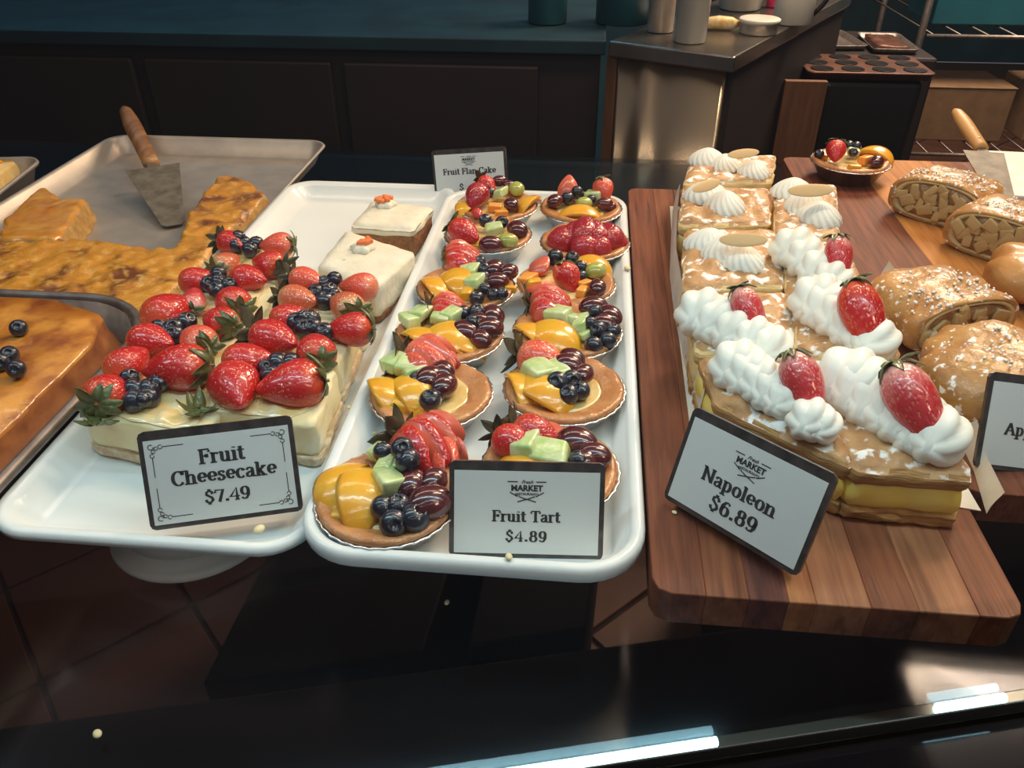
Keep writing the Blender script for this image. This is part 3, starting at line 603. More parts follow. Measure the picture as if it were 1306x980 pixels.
# ------------------------------------------------------------------ caramel pudding, cake, fruit cake
fz = .0175; zp = .048
mp_ = [tuple(at(x, y, zp)[:2]) for x, y in ((-20, 300), (60, 300), (112, 303), (160, 309), (215, 314), (226, 300), (232, 278), (252, 250), (272, 225), (290, 219), (322, 230), (344, 248))]
mp_ += [(XR-.018, .60), (XR-.016, .30), (XL+.05, .30)]
o = obj('bread_pudding', blob('bread_pudding', mp_, fz, .030, 'flan', .0032, .0045, 34, .010, 1, 'flan_side')); tag(o, 'large caramel glazed bread pudding slab with browned patches in the sheet pan', 'pudding')
sq = [tuple(at(x, y, .052)[:2]) for x, y in ((0, 278), (30, 250), (48, 236), (64, 236), (78, 250), (112, 250), (108, 262), (82, 296), (70, 306), (-10, 306))]
o = obj('bread_pudding', blob('bread_pudding', [(p[0], p[1]) for p in sq], fz, .034, 'flan2', .0028, .0015, 34, .010, 4, 'flan_side')); tag(o, 'square golden pudding piece at the left side of the sheet pan', 'pudding')
ck = thing('browned_cake', (-.438, .105, .0508), 'glossy browned cake topped with loose blueberries in the rolled-rim pan', 'cake')
cq = [(-.26, -.30), (.172, -.30), (.172, .125), (.155, .182), (.09, .208), (-.26, .208)]
obj('cake_body', puck('cake_body', [(x*1.0, y) for x, y in cq], 0, .044, 'cake', amp=.003, fr=30, edge=.006, seed=3, per=14), ck)
cm = ck.children[0].data
for v in cm.vertices:                                  # sides slope outwards to the pan floor
    if v.co.z < .036:
        k = (.036-v.co.z)/.036
        if v.co.x > .02: v.co.x += .018*k-.004*(1-k)
cm.materials.append(M['cake_side'])
for p in cm.polygons:
    if p.center.z < .038: p.material_index = 1
for x, y in ((24, 419), (12, 453), (21, 471), (0, 462)):
    obj('blueberry', BL, ck, at(x, y, .102)-ck.location, (random.random(), random.random(), 0), (.0165,)*3)
fc = thing('fruit_cake', p3.location+Vector((0, 0, .0048)), 'yellow fruit topped cake with a strawberry slice at far left tray', 'cake', rot=(0, 0, RD(9)))
obj('cake_body', puck('cake_body', [(-.12, -.16), (.152, -.16), (.152, .192), (-.12, .192)], 0, .046, 'custard', amp=.005, fr=40, edge=.006, seed=6), fc)
for k, (x, y, r) in enumerate(((.10, .12, 60), (.105, .06, 70), (.05, .13, 40), (.05, .05, 50), (.10, -.0, 80))):
    obj('mango_slice', PE[1], fc, (x+.01, y+.03, .054), (0, 0, RD(r)), (.08, .08, .08))
obj('strawberry', SB['S'][0], fc, (.066, .13, .068), (0, 0, 1), (.055,)*3)
# ------------------------------------------------------------------ napoleons
ZN = .0945
def shell_mesh(seed=0):
    rings = []; n = 40
    for i in range(19):
        t = i/18; x = -.5+t; r = .40*math.sin(pi*min(1, t**.8*.97+.02))**.65*(1-.25*t); ring = []
        for j in range(n):
            a_ = 2*pi*j/n; q = r*(1+.26*abs(cos(3*(a_+.9*t)))-.12); ring.append((x+.06*sin(a_), q*cos(a_)*.9, q*sin(a_)*.95))
        rings.append(ring)
    return loft('cream_shell', rings, 'cream')
def swirl_mesh():
    rings = []; n = 72
    for i in range(22):
        t = i/21; r = .5*math.cos(t*pi/2)**.7+.004; z = .62*t
        rings.append([(r*(1+.12*abs(cos(8*(2*pi*j/n)+6*t)))*cos(2*pi*j/n), r*(1+.12*abs(cos(8*(2*pi*j/n)+6*t)))*sin(2*pi*j/n), z) for j in range(n)])
    return loft('cream_swirl', rings, 'cream')
SH = shell_mesh(); SW = swirl_mesh(); AL = ellip_mesh('almond_slice', 'almond', .5, .2, .03)
def napoleon(pxs, h, lab, seed, side='puff_cream', zt=None):
    zt = zt or ZN+h
    q = [tuple(at(x, y, zt)[:2]) for x, y in pxs]; n = len(q); c = (sum(p[0] for p in q)/n, sum(p[1] for p in q)/n); q = [(p[0]-c[0], p[1]-c[1]) for p in q]
    t = thing('napoleon_slice', (c[0], c[1], ZN), lab, 'napoleon', 'napoleon slices on the wooden board')
    obj('bottom_pastry', puck('bottom_pastry', [(p[0]*1.02, p[1]*1.02) for p in q], 0, h*.22, 'puff_side', amp=.003, fr=140, seed=seed, edge=.002, top=2), t)
    obj('custard_layer', puck('custard_layer', [(p[0]*.98, p[1]*.98) for p in q], h*.21, h*.66, 'vanilla_pale' if side == 'puff_cream' else 'vanilla', amp=.002, fr=60, seed=seed+2, edge=.002, bulge=.002, top=2), t)
    pm = puck('top_pastry', [(p[0]*1.0, p[1]*1.0) for p in q], h*.65, h, 'puff', amp=.003, fr=70, seed=seed+4, edge=.005, topamp=.0065, top=8, bulge=.001)
    pm.materials.append(M[side])
    for p in pm.polygons:
        if p.normal.z < .35: p.material_index = 1
    obj('top_pastry', pm, t)
    return t, Vector((c[0], c[1], ZN)), zt
def swirls(t, c, zt, L, almond):
    for px, py, s, r in L:
        p = at(px, py, zt+.006)-c; p.z = zt-ZN-.002
        obj('cream_swirl', SW, t, p, (0, 0, r), (s, s*.85, s*.72))
    if almond: px, py, r, s, z = almond; obj('almond_slice', AL, t, at(px, py, z)-c, (.75, -.1, RD(r)), (s*1.05, s*.85, s))
def shells(t, c, zt, p0, p1, n, s, ang, st, z=.010):
    for i in range(n):
        k = i/(n-1); p = at(p0[0]+(p1[0]-p0[0])*k, p0[1]+(p1[1]-p0[1])*k, zt+z)-c; ss = s*1.15*(1-.2*k)
        obj('cream_shell', SH, t, p, (random.uniform(-.1, .1), RD(random.uniform(2, 12)), RD(ang+random.uniform(-8, 8))), (ss, ss*1.05, ss*.95))
    for (kind, px, py, rot, size, dz, tilt) in st:
        fruit(kind, px, py, rot, size, zt+dz, t, c, tilt, 0, 'c')
H = .046
t, c, zt = napoleon([(872, 232), (985, 228), (990, 196), (882, 198)], H, 'rearmost napoleon slice with two cream puffs and an almond sliver', 1)
swirls(t, c, zt, [(903, 200, .044, 0), (925, 206, .040, 1), (962, 214, .040, 2)], (948, 196, 8, .036, zt+.030))
t, c, zt = napoleon([(866, 285), (984, 281), (980, 238), (872, 236)], H, 'second napoleon slice of left row, almond leaning on one round cream puff', 2)
swirls(t, c, zt, [(902, 245, .048, 0), (925, 258, .048, 2)], (901, 237, 35, .036, zt+.034))
t, c, zt = napoleon([(872, 366), (1002, 361), (989, 291), (874, 290)], H, 'third napoleon slice of left row, elongated cream puff with a pale almond', 3)
swirls(t, c, zt, [(905, 306, .046, 0), (925, 316, .048, 1), (948, 327, .044, 2)], (948, 306, -8, .042, zt+.028))
t, c, zt = napoleon([(888, 446), (1016, 450), (1004, 370), (880, 372)], H, 'napoleon slice with piped cream and a cut strawberry leaning left, behind the sign slice', 4)
shells(t, c, zt, (898, 396), (985, 440), 5, .050, 55, [('N', 957, 402, -62, .050, .022, 38)])
t, c, zt = napoleon([(915, 512), (1000, 553), (1088, 592), (1062, 520), (1020, 460), (892, 452)], H, 'front left napoleon slice just behind its price sign', 5, 'puff_side')
shells(t, c, zt, (942, 462), (1005, 505), 5, .046, 55, [('N', 1027, 494, -65, .055, .022, 38)]); shells(t, c, zt, (1036, 532), (1052, 540), 2, .036, 65, [])
t, c, zt = napoleon([(988, 300), (1072, 300), (1068, 234), (990, 230)], H, 'rear napoleon slice of right row with large cream puff and almond on top', 6)
swirls(t, c, zt, [(1012, 240, .046, 0), (1028, 258, .048, 1), (1046, 272, .048, 2)], (1034, 243, -5, .044, zt+.032))
t, c, zt = napoleon([(1006, 372), (1108, 368), (1078, 306), (992, 304)], H, 'second napoleon slice of right row with a pinkish strawberry at its right', 7)
shells(t, c, zt, (1016, 316), (1064, 355), 4, .052, 50, [('N', 1070, 332, -88, .048, .024, 42)])
t, c, zt = napoleon([(1018, 450), (1150, 448), (1112, 374), (1008, 376)], H, 'third napoleon slice of right row with the reddest upright strawberry', 8)
shells(t, c, zt, (1045, 380), (1120, 434), 6, .054, 50, [('R', 1102, 408, -72, .066, .024, 40)]); shells(t, c, zt, (1052, 372), (1080, 388), 2, .04, 50, [])
t, c, zt = napoleon([(1090, 594), (1247, 607), (1156, 456), (1024, 458)], H, 'nearest napoleon slice at the right front showing bright yellow custard', 9, 'puff_side')
shells(t, c, zt, (1085, 480), (1200, 553), 7, .058, 52, [('N', 1170, 522, -60, .068, .024, 36)])
# parchment: a sheet under the slices with edges that stand up along both sides
def ribbon(name, pts, z0, hts, m, lean=0, seed=0):
    V = []; F = []; n = len(pts); k = 5
    for s in (0, .0006):
        for i, p in enumerate(pts):
            for j in range(k):
                tt_ = j/(k-1); w_ = .003*nz((i*.5, j*.4, 0), 1.7, seed); V.append((p[0]+lean*tt_+w_*tt_+s, p[1]+w_+s, z0+hts[i]*tt_))
    for s in (0, 1):
        for i in range(n-1):
            for j in range(k-1):
                q = [s*n*k+i*k+j, s*n*k+(i+1)*k+j, s*n*k+(i+1)*k+j+1, s*n*k+i*k+j+1]; F.append(tuple(q if s else q[::-1]))
    return mesh(name, V, F, m)
pp = thing('parchment_sheet', (.37, .35, .0932), 'crinkled parchment paper under and beside the napoleon slices', 'paper')
lo = [at(x, y, .094) for x, y in ((858, 268), (856, 300), (854, 350), (860, 400), (870, 450), (878, 490), (888, 540))]
obj('paper_edge', ribbon('paper_edge', [(p.x-.37, p.y-.35) for p in lo], 0, [.034, .038, .030, .034, .028, .032, .040], 'paper', .003, 2), pp)
ro = [at(x, y, .094) for x, y in ((1246, 652), (1232, 600), (1205, 540), (1180, 490), (1160, 450), (1140, 410), (1110, 360))]
obj('paper_edge', ribbon('paper_edge', [(p.x-.37+.006, p.y-.35) for p in ro], 0, [.018, .012, .026, .03, .03, .028, .026], 'paper', .006, 5), pp)
obj('paper_sheet', prism('paper_sheet', [(.5*(1 if False else 0)-.095, -.24), (.098, -.272), (.093, .0), (.105, .26), (-.08, .27), (-.092, .0)], 0, .0007, 'paper'), pp)
# ------------------------------------------------------------------ strudels
def strudel(px, py, yaw, w_, h_, L_, lab, seed, m='strudel', chunks=12, zb=.0936, open_=True):
    b = at(px, py, zb); t = thing('apple_strudel', (b.x, b.y, zb), lab, 'strudel', 'apple strudel pieces on the board', (0, 0, RD(yaw)))
    n = 40
    def sec(x, s, k=0):
        r = []
        for j in range(n):
            a_ = 2*pi*j/n; ca, sa = cos(a_), sin(a_); yy = .5*w_*s*math.copysign(abs(ca)**.8, ca); zz = h_*.5*s*math.copysign(abs(sa)**(.85 if sa > 0 else .45), sa)+h_*.5
            q = .0035*nz((x, yy, zz), 45, seed)*k; r.append((x+q*.5, yy*(1+q*9), zz+(q*1.5 if sa > -.2 else 0)))
        return r
    # axis runs back along +x from the cut face at x=0
    rings = []
    if open_: rings += [sec(.006, .70), sec(.003, .84), sec(.0, .95), sec(.002, 1.0, .5)]
    else: rings += [sec(-.028, .25), sec(-.025, .5, 1), sec(-.016, .76, 1), sec(-.004, .93, 1)]
    for i in range(1, 12): rings.append(sec(L_*i/12, 1+.04*sin(i), 1))
    rings += [sec(L_+.004, .93, 1), sec(L_+.014, .76, 1), sec(L_+.022, .5, 1), sec(L_+.025, .2)]
    obj('pastry_crust', loft('pastry_crust', rings, m), t)
    if open_:
        obj('dough_layers', loft('dough_layers', [sec(.004, .90), sec(-.0005, .88), sec(.0005, .80), sec(.003, .78)], 'strudel_layer', smooth=True), t)
        obj('filling', loft('filling', [sec(.006, .80), sec(.001, .76, 1), sec(.0, .5, 1), sec(.001, .2, 1)], 'strudel_in'), t)
        rnd = random.Random(seed)
        for i in range(chunks):
            a_ = i*2.4; rr = math.sqrt((i+.5)/chunks)*.37; s = rnd.uniform(.013, .021)
            obj('apple_chunk', chunk_mesh('apple_chunk', 'apple', seed*20+i, .30, 1.0, .62), t, (-.0005, rr*w_*1.02*cos(a_), h_*.5+rr*h_*.92*sin(a_)), (rnd.uniform(0, 3.1), rnd.uniform(-.12, .12), rnd.uniform(-.12, .12)), (s, s, s))
    V = []; F = []; rnd = random.Random(seed+50)
    if m == 'strudel':
        for i in range(150):
            x = L_*rnd.betavariate(1.6, 2); a_ = pi/2+rnd.gauss(0, .55); s = rnd.uniform(.0008, .002)
            ca, sa = cos(a_), sin(a_); yy = .5*w_*math.copysign(abs(ca)**.8, ca); zz = h_*.5*abs(sa)**.85+h_*.5+.001; bq = len(V)
            for dx, dy, dz in ((1, 0, 0), (0, 1, 0), (-1, 0, 0), (0, -1, 0), (0, 0, 1), (0, 0, -1)): V.append((x+dx*s*1.3, yy+dy*s, zz+dz*s))
            for f in ((0, 1, 4), (1, 2, 4), (2, 3, 4), (3, 0, 4), (1, 0, 5), (2, 1, 5), (3, 2, 5), (0, 3, 5)): F.append(tuple(bq+k_ for k_ in f))
        tag(obj('sugar_crumbs', mesh('sugar_crumbs', V, F, 'sugar'), t), kind='stuff')
    return t
strudel(1186, 286, 52, .112, .052, .065, 'apple strudel slice showing chunky filling, farthest from the glass', 1, chunks=22)
strudel(1262, 334, 48, .115, .052, .07, 'apple strudel slice with flaky layered edge, cut at right frame edge', 2, chunks=22)
strudel(1224, 446, 112, .112, .050, .07, 'sugared apple strudel slice with its cut end facing the front', 3, chunks=14)
strudel(1310, 388, 60, .09, .046, .05, 'plain smooth strudel piece partly outside the right side', 4, 'strudel_plain', open_=False)
strudel(1262, 545, 62, .125, .054, .07, 'rounded sugared strudel piece behind the cropped price sign', 5, open_=False)
# ------------------------------------------------------------------ cake servers
def server(P_h0, P_h1, P_b1, wb0, wb1, hm, lab, zs, hr=.0115):
    a_, b_, c_ = at(*P_h0, zs[0]), at(*P_h1, zs[1]), at(*P_b1, zs[2]); t = thing('cake_server', c_, lab, 'server')
    d = (b_-a_); L_ = d.length; rings = []; up = Vector((0, 0, 1)); s = d.normalized().cross(up).normalized(); u2 = s.cross(d.normalized())
    for i in range(15):
        k_ = i/14; r = hr*(.55+.45*sin(pi*min(1, k_*2.2)/2 if k_ < .45 else pi/2))*(1-.22*k_)*(1 if i else .5); p = a_+d*k_-c_
        rings.append([p+s*r*cos(j*pi/8)+u2*r*.72*sin(j*pi/8) for j in range(16)])
    obj('handle', loft('handle', rings, hm), t)
    for k_ in (.6, .82):
        p = a_+d*k_-c_+u2*.0066; obj('rivet', lathe('rivet', [(.0022, -.001), (.0022, .0006), (.001, .0012)], 'alum', 12), t, p)
    e = (c_-b_); en = e.normalized(); s2 = en.cross(up).normalized(); th = Vector((0, 0, .0012)); q = []
    nb = b_+en*.012
    tang = [b_-s*.0055, nb-s2*.008, nb-s2*wb0, c_-en*.006-s2*wb1, c_-s2*wb1*.6, c_+s2*wb1*.6, c_-en*.006+s2*wb1, nb+s2*wb0, nb+s2*.008, b_+s*.0055]
    V = [p-c_ for p in tang]+[p-c_+th for p in tang]; n = len(tang)
    F = [tuple(range(n))[::-1], tuple(range(n, 2*n))]+[(i, (i+1) % n, n+(i+1) % n, n+i) for i in range(n)]
    obj('blade', mesh('blade', V, F, 'blade', False), t)
server((158, 137), (193, 209), (222, 288), .040, .016, 'handle', 'cake server with worn brown wooden handle lying in the sheet pan', (.075, .058, .022), .0165)
server((1218, 140), (1252, 190), (1282, 262), .026, .013, 'handle_pale', 'cake server with pale wooden handle resting behind the strudels', (.150, .122, .108), .0125)
wt = [at(x, y, .096) for x, y in ((1248, 198), (1400, 205), (1400, 262), (1272, 256))]
tag(obj('paper_liner', prism('paper_liner', [(p.x, p.y) for p in wt], .0935, .104, 'paper', .002)), 'white paper lined carton under the pale-handled server', 'paper')
# ------------------------------------------------------------------ lettering: broad-nib pen strokes
def arc(cx, cy, rx, ry, a0, a1, n=12): return [(cx+rx*cos(RD(a0+(a1-a0)*i/n)), cy+ry*sin(RD(a0+(a1-a0)*i/n))) for i in range(n+1)]
def sf(x, y, w_=.13): return [(x-w_, y), (x+w_, y)]
X = .48; CP = .70
G = {
'F': (.56, [[(.14, 0), (.14, CP)], [(.02, CP), (.5, CP), (.5, CP-.14)], [(.14, .37), (.38, .37)], [(.38, .45), (.38, .29)], sf(.14, 0)]),
'r': (.42, [[(.13, 0), (.13, X)], [(.13, .33), (.2, .44), (.32, .47), (.36, .41)], sf(.13, 0), [(.02, X), (.13, X)]]),
'u': (.58, [[(.13, X), (.13, .14)], arc(.27, .14, .14, .13, 180, 300), [(.42, X), (.42, 0)], [(.34, .02), (.42, .12)], [(.03, X), (.13, X)], [(.32, X), (.42, X)], [(.42, 0), (.53, 0)]]),
'i': (.30, [[(.15, 0), (.15, X)], [(.15, .63), (.151, .66)], sf(.15, 0), [(.04, X), (.15, X)]]),
't': (.38, [[(.16, .66), (.16, .10)], arc(.25, .1, .09, .09, 180, 330, 6), [(.03, X), (.33, X)]]),
'T': (.62, [[(.31, 0), (.31, CP)], [(.04, CP-.14), (.04, CP), (.58, CP), (.58, CP-.14)], sf(.31, 0)]),
'C': (.66, [arc(.35, .35, .27, .36, 40, 320, 18), [(.56, .72), (.56, .52)]]),
'h': (.60, [[(.13, 0), (.13, CP)], [(.13, .33), (.2, .43), (.31, .48), (.41, .44), (.44, .34), (.44, 0)], sf(.13, 0), sf(.44, 0), [(.02, CP), (.13, CP)]]),
'e': (.50, [[(.09, .26), (.42, .26)]+arc(.26, .27, .17, .22, 0, 315, 16)]),
's': (.42, [[(.34, .38), (.30, .45), (.2, .48), (.10, .42), (.1, .33), (.2, .27), (.3, .21), (.34, .12), (.27, .03), (.17, 0), (.08, .04), (.06, .14)]]),
'c': (.47, [arc(.26, .24, .18, .24, 45, 315, 14), [(.38, .44), (.38, .36)]]),
'a': (.52, [[(.10, .38), (.16, .46), (.27, .48), (.36, .42), (.37, .3), (.37, .08), (.42, .01), (.49, .02)], [(.37, .29), (.2, .24), (.09, .16), (.1, .06), (.19, .0), (.3, .04), (.37, .13)]]),
'k': (.58, [[(.13, 0), (.13, CP)], [(.44, X), (.14, .2)], [(.22, .28), (.42, 0)], sf(.13, 0), sf(.44, 0, .11), sf(.42, X, .10), [(.02, CP), (.13, CP)]]),
'N': (.74, [[(.14, 0), (.14, CP)], [(.12, CP), (.58, .02)], [(.60, 0), (.60, CP)], sf(.14, 0, .1), sf(.60, CP, .1), [(.02, CP), (.14, CP)]]),
'p': (.56, [[(.13, -.22), (.13, X)], arc(.27, .24, .17, .24, 140, -140, 14), sf(.13, -.22), [(.02, X), (.13, X)]]),
'o': (.54, [arc(.27, .24, .18, .24, 0, 360, 20)]),
'l': (.29, [[(.14, 0), (.14, CP)], sf(.14, 0), [(.03, CP), (.14, CP)]]),
'n': (.60, [[(.13, 0), (.13, X)], [(.13, .33), (.2, .43), (.31, .48), (.41, .44), (.44, .34), (.44, 0)], sf(.13, 0), sf(.44, 0), [(.02, X), (.13, X)]]),
'A': (.70, [[(.07, 0), (.33, CP)], [(.33, CP), (.60, 0)], [(.16, .24), (.5, .24)], sf(.08, 0, .09), sf(.60, 0)]),
'S': (.5, [[(.42, .54), (.38, .66), (.26, .71), (.12, .64), (.11, .5), (.25, .39), (.38, .30), (.42, .16), (.34, .03), (.22, -.01), (.1, .05), (.07, .18)]]),
'$': (.54, [[(.44, .50), (.40, .62), (.27, .66), (.13, .60), (.12, .48), (.26, .37), (.40, .28), (.44, .16), (.36, .05), (.24, .02), (.11, .07), (.08, .18)], [(.25, -.09), (.25, -.01)], [(.28, .69), (.28, .77)]]),
'7': (.54, [[(.06, .52), (.06, .66), (.48, .66), (.24, .0)]]),
'4': (.58, [[(.40, 0), (.40, .68), (.04, .2), (.52, .2)], sf(.40, 0, .1)]),
'9': (.54, [arc(.27, .46, .18, .22, 0, 360, 18), [(.45, .46), (.44, .22), (.34, .03), (.18, .0), (.09, .08)]]),
'6': (.54, [arc(.27, .22, .18, .22, 0, 360, 18), [(.09, .22), (.11, .46), (.22, .64), (.36, .68), (.44, .60)]]),
'8': (.54, [arc(.27, .52, .15, .16, 0, 360, 16), arc(.27, .18, .19, .19, 0, 360, 18)]),
'.': (.26, [[(.12, .0), (.1205, .12)]]), ' ': (.28, []), 'd': (.56, [])}
def strokes(lines, off, sc, a_, b_, V, F, z=0):
    for ln in lines:
        P = [Vector((p[0], p[1])) for p in ln]; n = len(P)
        if n < 2: continue
        for e in (0, 1): pass
        base = len(V)
        for i, p in enumerate(P):
            d = (P[min(i+1, n-1)]-P[max(i-1, 0)]); d = d.normalized() if d.length else Vector((0, 1))
            nn = Vector((-d.y, d.x)); hh = math.sqrt((a_*nn.x)**2+(b_*nn.y)**2)
            cap = 0
            if i == 0: p = p-d*math.sqrt((a_*d.x)**2+(b_*d.y)**2)*.3
            if i == n-1: p = p+d*math.sqrt((a_*d.x)**2+(b_*d.y)**2)*.3
            for s in (-1, 1):
                q = p+nn*hh*s; V.append((off[0]+q.x*sc, 0, off[1]+q.y*sc))
        for i in range(n-1): F.append((base+2*i, base+2*i+1, base+2*i+3, base+2*i+2))
def text_w(s): return sum(G[ch][0] for ch in s)
def text(s, cx, y, size, V, F, a_=.092, b_=.036, track=0.0):
    W_ = (text_w(s)+track*(len(s)-1))*size; x = cx-W_/2
    for ch in s: strokes(G[ch][1], (x, y), size, a_, b_, V, F); x += (G[ch][0]+track)*size
def bfont(body, size, shear=0, space=1, off=0):
    cu = bpy.data.curves.new('logo', 'FONT'); cu.body = body; cu.size = size; cu.align_x = 'CENTER'; cu.shear = shear; cu.space_character = space; cu.offset = off; cu.resolution_u = 3
    o = bpy.data.objects.new('logo', cu); COL.objects.link(o); bpy.context.view_layer.update()
    me = bpy.data.meshes.new_from_object(o.evaluated_get(bpy.context.evaluated_depsgraph_get())); bpy.data.objects.remove(o)
    r = ([(v.co.x, v.co.y) for v in me.vertices], [tuple(p.vertices) for p in me.polygons]); bpy.data.meshes.remove(me); return r
def logo(cx, z, s, V, F):
    for body, size, dy, sh_, off in (('Fresh', .17, .27, .5, .003), ('MARKET', .27, .03, 0, .012), ('RESTAURANTS', .115, -.11, 0, .004)):
        vs, fs = bfont(body, size*s, sh_, 1, off*s); b = len(V)
        for x, y in vs: V.append((cx+x, -.00002, z+dy*s+y+(-.12*s*(x/(.5*s))**2 if body == 'RESTAURANTS' else 0)*.35))
        F.extend(tuple(b+i for i in f) for f in fs)
    L = [[(-.62, .33), (-.3, .33)], [(.3, .33), (.62, .33)], [(-.3, -.34), (.1, -.22)], [(.3, -.34), (-.1, -.22)], [(.1, -.22), (.26, -.16)], [(-.1, -.22), (-.26, -.16)], [(-.55, -.02), (-.3, -.16)], [(.55, -.02), (.3, -.16)]]
    strokes(L, (cx, z), s, .018, .018, V, F)
def sign(o, U, Vv, Wd, Ht, words, lab, extra=None, base=None):
    Vv = Vector(Vv).normalized(); U = Vector(U); U = (U-Vv*U.dot(Vv)).normalized(); Nn = U.cross(Vv)   # Nn points away from the reader
    mw = Matrix(((U.x, Nn.x*-1, Vv.x, o[0]), (U.y, -Nn.y, Vv.y, o[1]), (U.z, -Nn.z, Vv.z, o[2]), (0, 0, 0, 1)))
    Y = U.cross(Vv)*-1
    mw = Matrix(((U.x, Y.x, Vv.x, o[0]), (U.y, Y.y, Vv.y, o[1]), (U.z, Y.z, Vv.z, o[2]), (0, 0, 0, 1)))
    t = thing('price_sign', (0, 0, 0), lab, 'sign', 'black framed price signs'); t.matrix_world = mw
    f = -1 if Y.y > 0 else 1          # reader's side along local y
    r = .004
    pl = [(r, 0), (Wd-r, 0), (Wd-.3*r, .3*r), (Wd, r), (Wd, Ht-r), (Wd-.3*r, Ht-.3*r), (Wd-r, Ht), (r, Ht), (.3*r, Ht-.3*r), (0, Ht-r), (0, r), (.3*r, .3*r)]
    V = [(x, 0, z) for x, z in pl]+[(x, -f*.003, z) for x, z in pl]; n = len(pl)
    F = [tuple(range(n)), tuple(range(n, 2*n))[::-1]]+[(i, n+i, n+(i+1) % n, (i+1) % n) for i in range(n)]
    me = mesh('holder', V, F, 'frame', False); obj('holder', me, t)
    m1, m2, m3, m4 = .0035, .0035, .0035, .0065
    cv = [(m1, m3), (Wd-m2, m3), (Wd-m2, Ht-m4), (m1, Ht-m4)]
    V = [(x, f*.0002, z) for x, z in cv]+[(x, f*.0006, z) for x, z in cv]; F = [(0, 1, 2, 3), (4, 5, 6, 7), (0, 1, 5, 4), (1, 2, 6, 5), (2, 3, 7, 6), (3, 0, 4, 7)]
    obj('card', mesh('card', V, F, 'card', False), t)
    V = []; F = []
    for w_ in words:
        if w_[0] == 'LOGO': logo(w_[1], w_[2], w_[3], V, F)
        else: text(w_[0], w_[1], w_[2], w_[3], V, F, *(w_[4:] or ()))
    if extra: extra(V, F)
    V = [(x, f*.0008+(f*.00003 if y else 0), z) for x, y, z in V]
    tag(obj('lettering', mesh('lettering', V, F, 'ink', False), t))
    fd_ = base or .032
    b = [(.0, 0), (Wd, 0)]
    V = [(Wd*.08, -f*.003, .001), (Wd*.92, -f*.003, .001), (Wd*.92, -f*(.003+fd_*.35), -.0), (Wd*.08, -f*(.003+fd_*.35), 0)]; V += [(x, y, z+.0015) for x, y, z in V]
    F = [(3, 2, 1, 0), (4, 5, 6, 7), (0, 1, 5, 4), (1, 2, 6, 5), (2, 3, 7, 6), (3, 0, 4, 7)]
    obj('foot', mesh('foot', V, F, 'frame', False), t)
    return t
def flourish(V, F):
    W_, H_ = .106, .071
    for sx in (0, 1):
        for sz in (0, 1):
            def q(x, z): return ((W_-x if sx else x), (H_-.003-z if sz else z))
            L = [[q(.030, .0085), q(.016, .0085)], [q(.0085, .030), q(.0085, .016)]]
            for cx, cz, r in ((.0145, .0085, .0014), (.0115, .0095, .0012), (.0085, .0145, .0014), (.0095, .0115, .0012), (.0082, .0082, .0018)):
                L.append([q(cx+r*cos(i*.6), cz+r*sin(i*.6)) for i in range(10)])
            strokes(L, (0, 0), 1, .00028, .00028, V, F)
sign((-.1109, .0236, .0735), (.9555, .295, -.004), (-.1338, .4453, .8854), .106, .071, [('Fruit', .055, .0440, .0142), ('Cheesecake', .055, .0305, .0138), ('$7.49', .055, .0150, .0128)], 'Fruit Cheesecake price sign with corner flourishes, leaning on the front slices', flourish)
sign((.1029, .0233, .0695), (.9977, .0672, -.0054), (-.0253, .448, .8937), .106, .0681, [('LOGO', .053, .0475, .021), ('Fruit Tart', .053, .0265, .0105), ('$4.89', .053, .0125, .0105, 0.095, .036, .06)], 'Fruit Tart price sign standing in the front of the tart tray')
sign((.2489, .0669, .0976), (.7198, -.6912, .064), (.2294, .3239, .9179), .106, .0696, [('LOGO', .053, .0480, .021), ('Napoleon', .051, .0268, .0132), ('$6.89', .053, .0110, .0140, 0.095, .036, .04)], 'Napoleon price sign tilted at the front of the wooden board')
fs = sign((-.0257, .694, .0573), (.9827, -.1321, .1298), (-.0893, .2763, .9569), .106, .0709, [('LOGO', .053, .0545, .018), ('Fruit Flan Cake', .053, .0375, .0108), ('$', .040, .0160, .0120)], 'Fruit Flan Cake price sign standing behind the tart tray')
obj('stand', box('stand', .03, .08, .004, .03, -.058, .012, 'black', .001), fs)
sign((.4784, .1219, .097), (.9879, .0795, -.1334), (.0766, .4979, .8639), .106, .0712, [('Apple', .033, .0270, .0118)], 'price sign lettered Apple, cropped by the right edge in front of strudels')
# ------------------------------------------------------------------ crumbs
for px, py, s, z, lab in ((570, 770, .005, .0, 'white crumb on the glass in front of the tart tray'), (125, 938, .007, .0, 'pale beige crumb at the lower left on the glass'), (331, 678, .009, .080, 'orange glaze drop on the front rim of the cheesecake tray'),
                      (649, 712, .006, .093, 'small glaze drop on the rim below the Fruit Tart sign'), (800, 344, .009, .093, 'yellow crumb on the right rim of the tart tray'), (860, 655, .004, .0932, 'pale crumb on the board left of the Napoleon sign'), (478, 554, .005, .0715, 'beige crumb on the tray beside the left tarts'),
                      (445, 521, .005, .0825, 'tiny crumb on the right rim of the cheesecake tray')):
    p = at(px, py, z); o = obj('crumb', ellip_mesh('crumb', 'cheese', .5, .4, .25, 10, 6), None, (p.x, p.y, z+s*.22), (0, 0, px), (s,)*3); tag(o, lab, 'crumb', 'crumbs around the trays')
